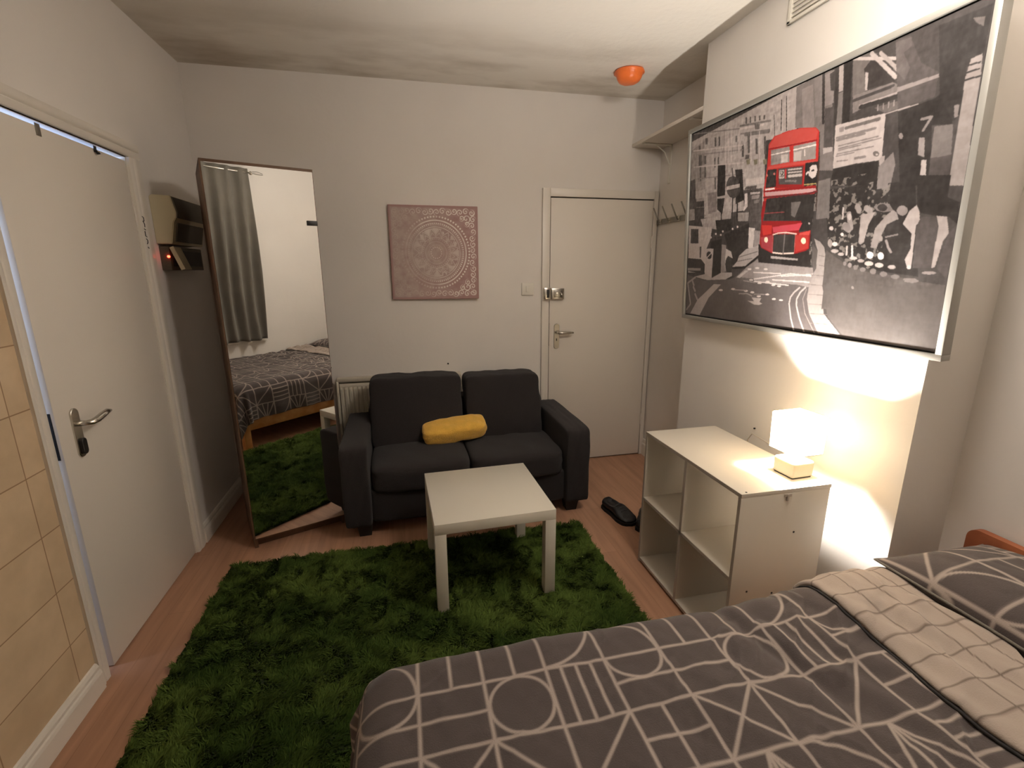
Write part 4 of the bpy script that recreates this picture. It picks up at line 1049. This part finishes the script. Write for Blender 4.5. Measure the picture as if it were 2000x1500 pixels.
[0, 78, 73, 71, 0, 629, 365, 647, 338, 650, 267, 642, 248, 632, 300],
[1, 104, 97, 95, 18, 654, 319, 674, 313],
[1, 104, 97, 95, 18, 658, 280, 678, 275],
[1, 104, 97, 95, 18, 634, 241, 683, 236],
[1, 104, 97, 95, 18, 627, 201, 687, 198],
[1, 104, 97, 95, 18, 632, 161, 692, 159],
[1, 104, 97, 95, 18, 636, 120, 696, 121],
[1, 104, 97, 95, 18, 641, 80, 714, 84],
[1, 104, 97, 95, 18, 645, 40, 718, 45],
[1, 150, 141, 138, 55, 597, 186, 577, 164, 565, 142, 562, 114, 574, 51, 591, -4],
[1, 150, 141, 138, 55, 619, 188, 601, 166, 590, 137, 591, 109, 607, 55, 631, -4],
[1, 120, 112, 110, 30, 623, 180, 613, 139, 626, 78, 667, 2],
[0, 42, 39, 38, 0, 409, 378, 425, 382, 620, 406, 627, 367, 632, 272, 415, 297],
[0, 60, 48, 44, 0, 600, 809, 616, 792, 625, 678, 635, 498, 625, 499],
[0, 196, 52, 48, 0, 422, 810, 443, 836, 496, 839, 548, 832, 601, 814, 613, 797, 619, 693, 622, 574, 592, 500, 423, 532, 414, 615, 422, 714],
[0, 212, 76, 70, 0, 428, 806, 448, 834, 500, 836, 548, 830, 601, 812, 609, 796, 605, 769, 521, 778, 424, 794],
[1, 150, 34, 36, 35, 425, 791, 521, 777, 608, 766],
[0, 120, 112, 110, 0, 434, 784, 510, 774, 514, 711, 438, 719],
[0, 130, 122, 119, 0, 525, 771, 606, 762, 610, 696, 529, 707],
[1, 200, 188, 184, 30, 436, 763, 512, 756],
[1, 205, 192, 188, 40, 527, 755, 606, 749],
[0, 165, 155, 151, 0, 479, 751, 506, 745, 507, 713, 480, 719],
[0, 165, 155, 151, 0, 529, 745, 558, 743, 558, 706, 530, 712],
[1, 190, 178, 174, 40, 568, 742, 570, 721],
[0, 212, 76, 70, 0, 426, 717, 515, 708, 611, 691, 612, 684, 516, 696, 426, 706],
[0, 46, 43, 42, 0, 426, 703, 465, 698, 466, 622, 422, 627],
[0, 205, 110, 100, 0, 429, 680, 429, 678, 428, 676, 425, 676, 423, 678, 421, 680, 420, 683, 420, 685, 422, 687, 424, 687, 426, 686, 428, 683],
[0, 205, 110, 100, 0, 460, 678, 460, 675, 459, 674, 456, 674, 454, 675, 452, 677, 451, 680, 452, 683, 453, 684, 455, 684, 458, 683, 460, 680],
[0, 150, 40, 40, 0, 468, 698, 572, 684, 573, 596, 466, 617],
[0, 70, 65, 64, 0, 472, 696, 567, 680, 569, 609, 478, 630],
[0, 190, 60, 60, 0, 498, 687, 505, 686, 507, 648, 501, 648],
[0, 165, 155, 151, 0, 476, 688, 496, 685, 499, 650, 477, 654],
[1, 45, 42, 41, 15, 478, 683, 484, 683, 481, 674, 486, 669, 484, 661, 478, 660],
[1, 45, 42, 41, 15, 490, 682, 494, 676, 488, 670, 495, 661, 490, 657, 486, 664, 494, 673, 487, 680, 490, 682],
[1, 165, 155, 151, 45, 512, 681, 562, 673],
[1, 165, 155, 151, 45, 513, 669, 563, 661],
[1, 165, 155, 151, 45, 514, 657, 564, 650],
[1, 165, 155, 151, 45, 515, 652, 565, 645],
[1, 140, 131, 128, 15, 503, 641, 505, 634, 507, 641],
[1, 140, 131, 128, 15, 509, 640, 511, 632, 513, 640],
[1, 140, 131, 128, 15, 515, 638, 517, 631, 519, 638],
[1, 140, 131, 128, 15, 521, 637, 522, 629, 524, 637],
[1, 140, 131, 128, 15, 526, 636, 528, 628, 530, 635],
[1, 140, 131, 128, 15, 532, 634, 534, 627, 536, 634],
[1, 140, 131, 128, 15, 538, 633, 540, 625, 542, 633],
[1, 140, 131, 128, 15, 544, 632, 545, 624, 547, 631],
[0, 40, 37, 36, 0, 575, 690, 620, 684, 623, 588, 577, 596],
[0, 185, 173, 170, 0, 591, 667, 600, 676, 615, 672, 620, 652, 616, 628, 604, 623, 592, 637, 589, 649, 581, 639, 580, 651, 588, 656],
[0, 45, 42, 41, 0, 588, 666, 594, 664, 592, 653, 588, 656],
[0, 45, 42, 41, 0, 598, 656, 607, 658, 610, 651, 601, 650],
[1, 160, 140, 90, 30, 578, 606, 619, 601],
[1, 150, 130, 90, 30, 588, 598, 610, 595],
[0, 200, 188, 184, 0, 421, 624, 462, 620, 462, 613, 421, 616],
[0, 150, 34, 36, 0, 414, 617, 620, 595, 622, 581, 415, 607],
[0, 205, 150, 150, 0, 420, 609, 620, 584, 623, 572, 582, 573, 424, 591],
[1, 110, 40, 44, 50, 417, 587, 589, 568, 625, 570],
[0, 46, 43, 42, 0, 431, 580, 624, 562, 628, 494, 424, 526],
[0, 46, 43, 42, 0, 427, 570, 627, 533, 622, 464, 617, 421, 574, 421, 581, 462, 428, 485],
[0, 150, 34, 36, 0, 416, 572, 430, 569, 426, 517, 417, 459, 411, 514],
[1, 150, 70, 70, 30, 426, 516, 510, 509],
[0, 96, 90, 88, 0, 535, 545, 572, 541, 554, 480, 539, 490],
[0, 38, 35, 34, 0, 509, 555, 513, 554, 518, 473, 513, 473],
[0, 150, 34, 36, 0, 415, 484, 581, 462, 574, 426, 575, 416, 617, 421, 618, 392, 618, 348, 606, 339, 571, 329, 518, 328, 471, 336, 422, 363, 414, 383, 413, 422],
[0, 196, 52, 48, 0, 417, 465, 463, 459, 464, 422, 427, 418],
[0, 214, 70, 82, 0, 466, 451, 584, 454, 574, 426, 472, 426],
[0, 212, 76, 70, 0, 578, 413, 615, 419, 614, 402, 576, 406],
[0, 178, 56, 52, 0, 562, 407, 612, 402, 614, 349, 568, 334],
[0, 160, 60, 66, 0, 417, 410, 467, 416, 473, 339, 424, 366],
[0, 50, 47, 46, 0, 474, 418, 562, 410, 564, 332, 476, 338],
[1, 205, 175, 165, 40, 470, 417, 493, 422, 527, 421, 566, 411],
[1, 190, 170, 160, 50, 476, 338, 518, 331, 561, 332],
[1, 95, 89, 87, 40, 520, 414, 520, 331],
[1, 170, 90, 85, 30, 562, 408, 564, 332],
[1, 170, 90, 85, 30, 470, 416, 474, 338],
[0, 225, 190, 165, 0, 451, 396, 450, 390, 448, 386, 444, 384, 439, 386, 435, 391, 434, 398, 434, 404, 437, 409, 441, 410, 446, 408, 449, 403],
[0, 230, 195, 170, 0, 604, 380, 604, 373, 601, 369, 596, 367, 591, 369, 587, 375, 585, 382, 586, 388, 589, 393, 593, 394, 598, 392, 602, 387],
[0, 142, 133, 130, 0, 468, 324, 580, 308, 580, 300, 469, 312],
[0, 170, 159, 156, 0, 612, 448, 612, 446, 611, 445, 610, 444, 608, 445, 607, 447, 606, 449, 606, 451, 607, 453, 609, 453, 610, 452, 612, 450],
[0, 112, 105, 103, 0, 578, 1005, 604, 1001, 619, 850, 595, 853],
[0, 55, 51, 50, 0, 604, 1010, 613, 1006, 628, 815, 620, 818],
[0, 120, 112, 110, 0, 615, 993, 643, 997, 651, 880, 624, 879],
[0, 58, 54, 53, 0, 630, 988, 645, 993, 648, 923, 638, 928],
[0, 52, 48, 47, 0, 645, 1005, 656, 1005, 670, 794, 660, 794],
[0, 140, 131, 128, 0, 657, 1002, 670, 1001, 677, 910, 664, 910],
[0, 70, 65, 64, 0, 625, 872, 653, 867, 663, 710, 634, 719],
[0, 100, 94, 92, 0, 664, 907, 677, 907, 683, 795, 667, 795],
[0, 42, 39, 38, 0, 672, 1006, 696, 1002, 706, 792, 685, 797],
[0, 92, 86, 84, 0, 697, 998, 734, 1001, 764, 985, 731, 953, 747, 879, 707, 874],
[0, 52, 48, 47, 0, 731, 953, 747, 972, 806, 924, 817, 871, 749, 884],
[0, 150, 141, 138, 0, 736, 941, 745, 935, 747, 879, 741, 882],
[0, 98, 92, 90, 0, 828, 946, 844, 942, 854, 900, 837, 875, 807, 915],
[1, 155, 145, 142, 70, 693, 1006, 838, 930],
[1, 150, 141, 138, 90, 747, 994, 817, 886],
[1, 140, 131, 128, 80, 771, 982, 836, 883],
[0, 104, 97, 95, 0, 708, 879, 812, 873, 840, 847, 872, 838, 875, 816, 756, 828, 713, 819],
[1, 60, 56, 55, 70, 711, 861, 814, 862],
[1, 140, 131, 128, 40, 731, 838, 864, 834],
[1, 50, 47, 46, 100, 734, 831, 823, 824, 853, 823],
[0, 88, 82, 80, 0, 771, 813, 876, 806, 879, 782, 802, 784],
[1, 125, 117, 115, 30, 782, 800, 781, 817],
[1, 125, 117, 115, 30, 796, 799, 795, 816],
[1, 125, 117, 115, 30, 809, 798, 808, 815],
[1, 125, 117, 115, 30, 822, 798, 821, 814],
[1, 125, 117, 115, 30, 838, 797, 838, 813],
[1, 125, 117, 115, 30, 857, 796, 856, 811],
[1, 140, 131, 128, 30, 802, 781, 879, 779],
[0, 158, 148, 145, 0, 665, 797, 751, 790, 804, 783, 809, 634, 737, 642, 671, 643],
[1, 95, 89, 87, 80, 698, 776, 789, 771],
[0, 120, 112, 110, 0, 677, 785, 692, 783, 693, 766, 679, 768],
[1, 112, 105, 103, 60, 673, 751, 782, 744],
[1, 112, 105, 103, 60, 674, 742, 754, 737],
[1, 112, 105, 103, 30, 681, 720, 792, 715],
[1, 112, 105, 103, 30, 682, 710, 800, 707],
[1, 112, 105, 103, 30, 683, 704, 747, 702],
[1, 112, 105, 103, 30, 679, 692, 782, 686],
[1, 112, 105, 103, 30, 677, 685, 730, 682],
[1, 112, 105, 103, 60, 735, 661, 763, 658],
[1, 112, 105, 103, 30, 681, 666, 714, 661],
[0, 90, 84, 82, 0, 801, 656, 800, 652, 798, 649, 794, 649, 789, 652, 786, 656, 784, 661, 784, 666, 787, 668, 791, 668, 796, 665, 799, 661],
[0, 158, 148, 145, 0, 797, 655, 797, 653, 796, 652, 794, 652, 793, 653, 791, 655, 791, 657, 791, 658, 792, 659, 794, 659, 795, 658, 797, 657],
[0, 140, 131, 128, 0, 802, 636, 808, 645, 816, 646, 816, 615, 805, 615],
[0, 44, 41, 40, 0, 671, 642, 800, 633, 808, 551, 670, 581],
[0, 110, 103, 101, 0, 803, 613, 836, 651, 845, 610, 840, 544, 806, 551],
[0, 150, 141, 138, 0, 631, 729, 662, 723, 662, 707, 634, 706],
[0, 72, 67, 66, 0, 805, 1005, 840, 992, 873, 899, 915, 851, 913, 784, 833, 782],
[0, 120, 112, 110, 0, 824, 852, 915, 847, 916, 836, 826, 836],
[0, 46, 43, 42, 0, 834, 774, 914, 780, 941, 798, 963, 739, 957, 691, 916, 703, 934, 522, 863, 538],
[0, 50, 47, 46, 0, 900, 984, 980, 979, 998, 979, 996, 842, 968, 841, 975, 718, 959, 697, 923, 786],
[0, 92, 86, 84, 0, 965, 964, 987, 954, 988, 929, 973, 947],
[0, 85, 79, 78, 0, 806, 994, 843, 987, 846, 961, 829, 950, 849, 897, 839, 866, 817, 905],
[0, 126, 118, 115, 0, 974, 856, 994, 859, 998, 791, 998, 676, 1002, 507, 970, 514, 970, 720, 969, 811],
[1, 50, 47, 46, 35, 968, 841, 992, 838],
[1, 50, 47, 46, 35, 970, 822, 992, 821],
[1, 50, 47, 46, 35, 970, 803, 997, 801],
[0, 96, 90, 88, 0, 922, 697, 960, 690, 966, 603, 924, 605],
[0, 70, 65, 64, 0, 924, 605, 966, 603, 970, 514, 926, 524],
[0, 150, 141, 138, 0, 905, 606, 916, 603, 922, 525, 908, 528],
[0, 120, 112, 110, 0, 892, 676, 905, 672, 910, 612, 895, 624],
[1, 110, 103, 101, 60, 892, 730, 913, 728, 899, 695],
[0, 120, 112, 110, 0, 855, 694, 854, 689, 853, 686, 850, 686, 848, 688, 845, 692, 844, 698, 844, 702, 846, 705, 848, 706, 851, 703, 853, 699],
[0, 110, 103, 101, 0, 956, 742, 966, 741, 967, 708, 960, 707],
[0, 46, 43, 42, 0, 652, 571, 898, 546, 937, 239, 859, 253, 758, 278, 683, 354],
[0, 100, 94, 92, 0, 627, 609, 666, 610, 676, 462, 632, 461],
[2],
[0, 110, 103, 101, 0, 760, 539, 835, 538, 832, 578, 804, 585, 806, 538],
[1, 130, 122, 119, 140, 736, 466, 747, 414],
[1, 130, 122, 119, 140, 727, 429, 742, 408],
[1, 130, 122, 119, 140, 778, 453, 781, 363],
[1, 130, 122, 119, 140, 796, 460, 786, 422],
[1, 130, 122, 119, 140, 758, 490, 765, 474],
[1, 130, 122, 119, 140, 784, 480, 795, 469],
[0, 160, 150, 147, 0, 746, 455, 745, 449, 744, 445, 740, 444, 737, 446, 734, 451, 732, 457, 732, 463, 734, 467, 738, 468, 741, 466, 744, 461],
[0, 118, 110, 108, 0, 721, 430, 739, 437, 747, 414, 738, 399, 723, 413],
[0, 140, 131, 128, 0, 777, 460, 810, 461, 796, 420, 789, 360, 779, 360, 772, 398],
[0, 105, 98, 96, 0, 803, 480, 820, 491, 844, 484, 856, 459, 834, 457, 814, 466],
[0, 52, 48, 47, 0, 840, 472, 839, 466, 835, 462, 829, 462, 822, 464, 817, 470, 814, 476, 815, 482, 820, 486, 826, 487, 832, 484, 837, 478],
[0, 128, 120, 117, 0, 809, 340, 815, 406, 840, 447, 855, 462, 865, 452, 872, 428, 844, 415, 831, 368, 826, 336],
[0, 120, 112, 110, 0, 891, 454, 890, 446, 886, 440, 880, 439, 873, 442, 867, 449, 864, 458, 865, 466, 869, 472, 875, 473, 882, 470, 888, 463],
[0, 50, 47, 46, 0, 844, 415, 868, 429, 898, 397, 911, 339, 899, 282, 861, 295, 844, 373],
[1, 110, 103, 101, 40, 846, 373, 874, 379],
[1, 125, 117, 115, 60, 848, 361, 856, 337, 864, 321],
[0, 130, 122, 119, 0, 839, 369, 839, 364, 837, 360, 833, 359, 830, 361, 827, 365, 825, 370, 825, 376, 827, 379, 831, 380, 834, 379, 837, 375],
[0, 150, 141, 138, 0, 895, 453, 910, 469, 918, 445, 922, 414, 915, 404, 918, 267, 910, 263, 900, 295, 910, 330, 907, 378, 883, 412],
[0, 46, 43, 42, 0, 901, 561, 917, 557, 972, 544, 973, 480, 997, 461, 1001, 397, 978, 425, 952, 429, 922, 441, 910, 466],
[0, 70, 65, 64, 0, 923, 429, 955, 425, 962, 394, 965, 266, 921, 266, 916, 400],
[0, 140, 131, 128, 0, 956, 428, 978, 422, 987, 373, 978, 348, 970, 270, 963, 266, 963, 342, 964, 394],
[0, 70, 65, 64, 0, 987, 373, 1001, 397, 998, 232, 973, 266],
[1, 165, 155, 151, 50, 717, 491, 719, 452],
[1, 185, 173, 170, 60, 757, 349, 761, 307],
[1, 165, 155, 151, 60, 742, 347, 743, 318],
[0, 76, 71, 69, 0, 678, 338, 711, 309, 759, 272, 822, 249, 884, 235, 938, 224, 950, 132, 682, 104, 684, 217],
[0, 76, 71, 69, 0, 848, 250, 941, 223, 998, 213, 999, 2, 878, 2],
[0, 76, 71, 69, 0, 678, 193, 676, 332, 824, 226, 954, 189, 1006, 176, 1003, 2, 851, 4, 760, 10, 706, 73],
[0, 190, 178, 174, 0, 712, 359, 712, 355, 709, 352, 705, 351, 700, 352, 696, 356, 694, 360, 695, 364, 698, 367, 702, 368, 707, 367, 711, 363],
[0, 190, 178, 174, 0, 728, 393, 728, 390, 726, 387, 724, 387, 721, 388, 719, 391, 717, 394, 718, 398, 719, 400, 722, 401, 725, 400, 727, 397],
[0, 130, 122, 119, 0, 695, 364, 695, 355, 693, 349, 689, 347, 686, 350, 682, 356, 680, 364, 680, 373, 682, 379, 686, 381, 689, 378, 693, 372],
[0, 210, 197, 193, 0, 820, 313, 819, 306, 817, 302, 812, 300, 807, 302, 803, 307, 801, 314, 802, 320, 805, 325, 809, 326, 814, 324, 818, 320],
[0, 210, 197, 193, 0, 848, 309, 848, 302, 845, 298, 841, 296, 836, 298, 833, 303, 831, 309, 831, 316, 834, 320, 838, 322, 843, 320, 846, 315],
[0, 150, 141, 138, 0, 718, 332, 716, 329, 712, 326, 706, 325, 700, 327, 695, 330, 693, 334, 694, 337, 698, 340, 704, 340, 711, 339, 716, 336],
[0, 150, 141, 138, 0, 736, 320, 735, 316, 732, 314, 727, 314, 722, 315, 718, 317, 716, 321, 717, 324, 721, 326, 725, 327, 730, 326, 734, 323],
[0, 165, 155, 151, 0, 823, 284, 822, 279, 818, 276, 812, 275, 805, 276, 800, 280, 798, 284, 799, 288, 804, 292, 810, 292, 816, 291, 820, 288],
[0, 160, 150, 147, 0, 850, 277, 849, 273, 846, 270, 840, 268, 834, 270, 829, 273, 827, 277, 828, 282, 832, 285, 838, 286, 844, 284, 848, 281],
[0, 130, 122, 119, 0, 881, 270, 881, 267, 877, 264, 872, 263, 867, 264, 863, 267, 861, 271, 862, 275, 866, 277, 870, 278, 876, 277, 880, 274],
[0, 140, 131, 128, 0, 797, 294, 796, 290, 793, 288, 788, 287, 783, 288, 779, 291, 777, 294, 778, 297, 781, 299, 786, 300, 791, 299, 795, 297],
[0, 165, 155, 151, 0, 777, 304, 776, 301, 772, 299, 766, 298, 760, 299, 756, 301, 754, 304, 755, 307, 759, 309, 765, 310, 771, 309, 775, 306],
[0, 110, 103, 101, 0, 747, 285, 746, 280, 745, 277, 742, 276, 739, 277, 737, 281, 736, 285, 736, 290, 738, 293, 740, 294, 743, 293, 745, 290],
[0, 120, 112, 110, 0, 763, 278, 763, 274, 761, 270, 758, 269, 754, 270, 752, 274, 750, 278, 751, 283, 753, 286, 756, 288, 759, 286, 762, 283],
[0, 105, 98, 96, 0, 781, 270, 781, 266, 779, 262, 776, 261, 772, 262, 769, 266, 768, 270, 768, 275, 770, 278, 774, 279, 777, 278, 780, 274],
[0, 105, 98, 96, 0, 804, 262, 804, 258, 801, 255, 797, 254, 792, 255, 789, 258, 787, 262, 788, 266, 791, 269, 795, 270, 799, 269, 803, 266],
[0, 110, 103, 101, 0, 833, 256, 833, 250, 830, 246, 826, 245, 822, 246, 818, 250, 816, 256, 817, 261, 819, 265, 824, 266, 828, 265, 832, 261],
[0, 105, 98, 96, 0, 863, 247, 862, 242, 859, 239, 854, 237, 849, 238, 845, 242, 843, 246, 844, 251, 847, 254, 852, 256, 857, 254, 861, 251],
[0, 100, 94, 92, 0, 894, 238, 893, 234, 890, 231, 884, 230, 879, 231, 874, 234, 872, 238, 873, 242, 877, 244, 882, 246, 888, 244, 892, 242],
[0, 170, 159, 156, 0, 918, 270, 918, 267, 916, 264, 913, 263, 910, 264, 908, 267, 907, 270, 907, 274, 909, 276, 912, 277, 914, 276, 917, 274],
[0, 120, 112, 110, 0, 777, 195, 777, 192, 776, 190, 774, 189, 772, 190, 770, 192, 769, 195, 769, 198, 770, 200, 772, 201, 775, 200, 776, 198],
[0, 105, 98, 96, 0, 935, 230, 933, 228, 927, 226, 919, 225, 911, 225, 904, 227, 902, 229, 904, 232, 910, 234, 918, 234, 926, 234, 932, 232],
[0, 170, 159, 156, 0, 694, 420, 693, 416, 691, 413, 688, 412, 684, 414, 681, 417, 679, 421, 680, 426, 682, 428, 686, 429, 689, 428, 692, 424],
[0, 120, 112, 110, 0, 975, 252, 973, 249, 968, 247, 960, 246, 952, 247, 945, 249, 943, 252, 945, 254, 950, 256, 958, 257, 966, 256, 972, 254],
[0, 105, 98, 96, 0, 941, 225, 939, 222, 933, 219, 925, 218, 916, 219, 909, 221, 906, 224, 908, 227, 914, 230, 923, 231, 932, 230, 938, 228],
[0, 150, 141, 138, 0, 879, 271, 878, 268, 876, 265, 871, 264, 867, 265, 863, 268, 862, 271, 863, 274, 866, 277, 870, 278, 874, 277, 878, 274]]
GU, GV = np.meshgrid(gu, gv, indexing='ij')
for row in PAINT:
    if row[0] == 2:      # busy speckle of heads and railings on the pavement
        msk = (GU > .62) & (GU < .84) & (GV > .26) & (GV < .60) & (noise2(GU * 90, GV * 70, 61, 3) > .60)
        img[msk & (img[..., 0] < 60)] = (104, 98, 94); continue
    c = tuple(row[1:4]); q = row[5:]
    pts = [(q[i] / 1000, q[i + 1] / 1000) for i in range(0, len(q), 2)]
    if row[0] == 0: fillp(pts, c)
    else: linep(pts, c, row[4] / 10000)
# photographic texture of stone, windows and asphalt
isred = (img[..., 0] - img[..., 1]) > 35
tex = noise2(GU * 150, GV * 60, 62, 4) - .5; tex2 = noise2(GU * 40, GV * 130, 63, 3) - .5; tex3 = noise2(GU * 12, GV * 9, 64, 3) - .5
amt = np.where(isred, 8, np.where((GV > .42) & (GU < .5), 40, 18)) * np.where(GV < .20, .5, 1)
bayw = ((np.sin(GU * 260) > .35) & (np.sin(GV * 75 + 1) > -.2) & (GU < .34) & (GV > .60) & ~isred)
img += (tex * amt + tex2 * amt * .5 + tex3 * np.where(isred, 6, 20))[..., None]; img -= bayw[..., None] * 10
k3 = img.copy(); k3[1:-1, 1:-1] = (img[1:-1, 1:-1] * 4 + img[:-2, 1:-1] + img[2:, 1:-1] + img[1:-1, :-2] + img[1:-1, 2:]) / 8
alb = np.clip(LIN(np.clip(k3, 20, 240)) * 1.28 - .004, .008, .75)
alb = np.where(isred[..., None], alb * np.array((.66, .78, .78)), alb)
Pp = np.stack([np.full_like(GU, .0085), (PW / 2 - gw) - GU * (PW - 2 * gw), gw + GV * (PH - 2 * gw)], -1)
# stretch the outermost rows to the canvas edge
Pp[0, :, 1] = PW / 2 - gw; Pp[-1, :, 1] = -PW / 2 + gw; Pp[:, 0, 2] = gw; Pp[:, -1, 2] = PH - gw
grid_obj('printed_canvas', Pp[::-1], attr_mat('printed_picture', rough=.42, spec=.35), pc, col=alb[::-1], smooth=False)

# ================================================================== ADDED FILL LIGHT (unseen dome that lifts the room's brightness)
cg = thing('fill_light', 'added opal fill light, out of view above the edge of the bed', 'fill light', (1.15, -2.30, H))
lathe('light_base', [(.05, 0), (.06, -.018), (.02, -.024)], M_plast, cg); cyl('stem', (0, 0, -.02), (0, 0, -.16), .010, M_plast, cg)
M_dome = mat('fill_light_dome', (.9, .88, .84, 1), .4, emit=(1.0, .92, .84, 1), es=FILL_E)
lathe('opal_dome', [(.04, -.155), (.10, -.165), (.128, -.195), (.130, -.220), (.115, -.250), (.07, -.276), (.02, -.284)], M_dome, cg)
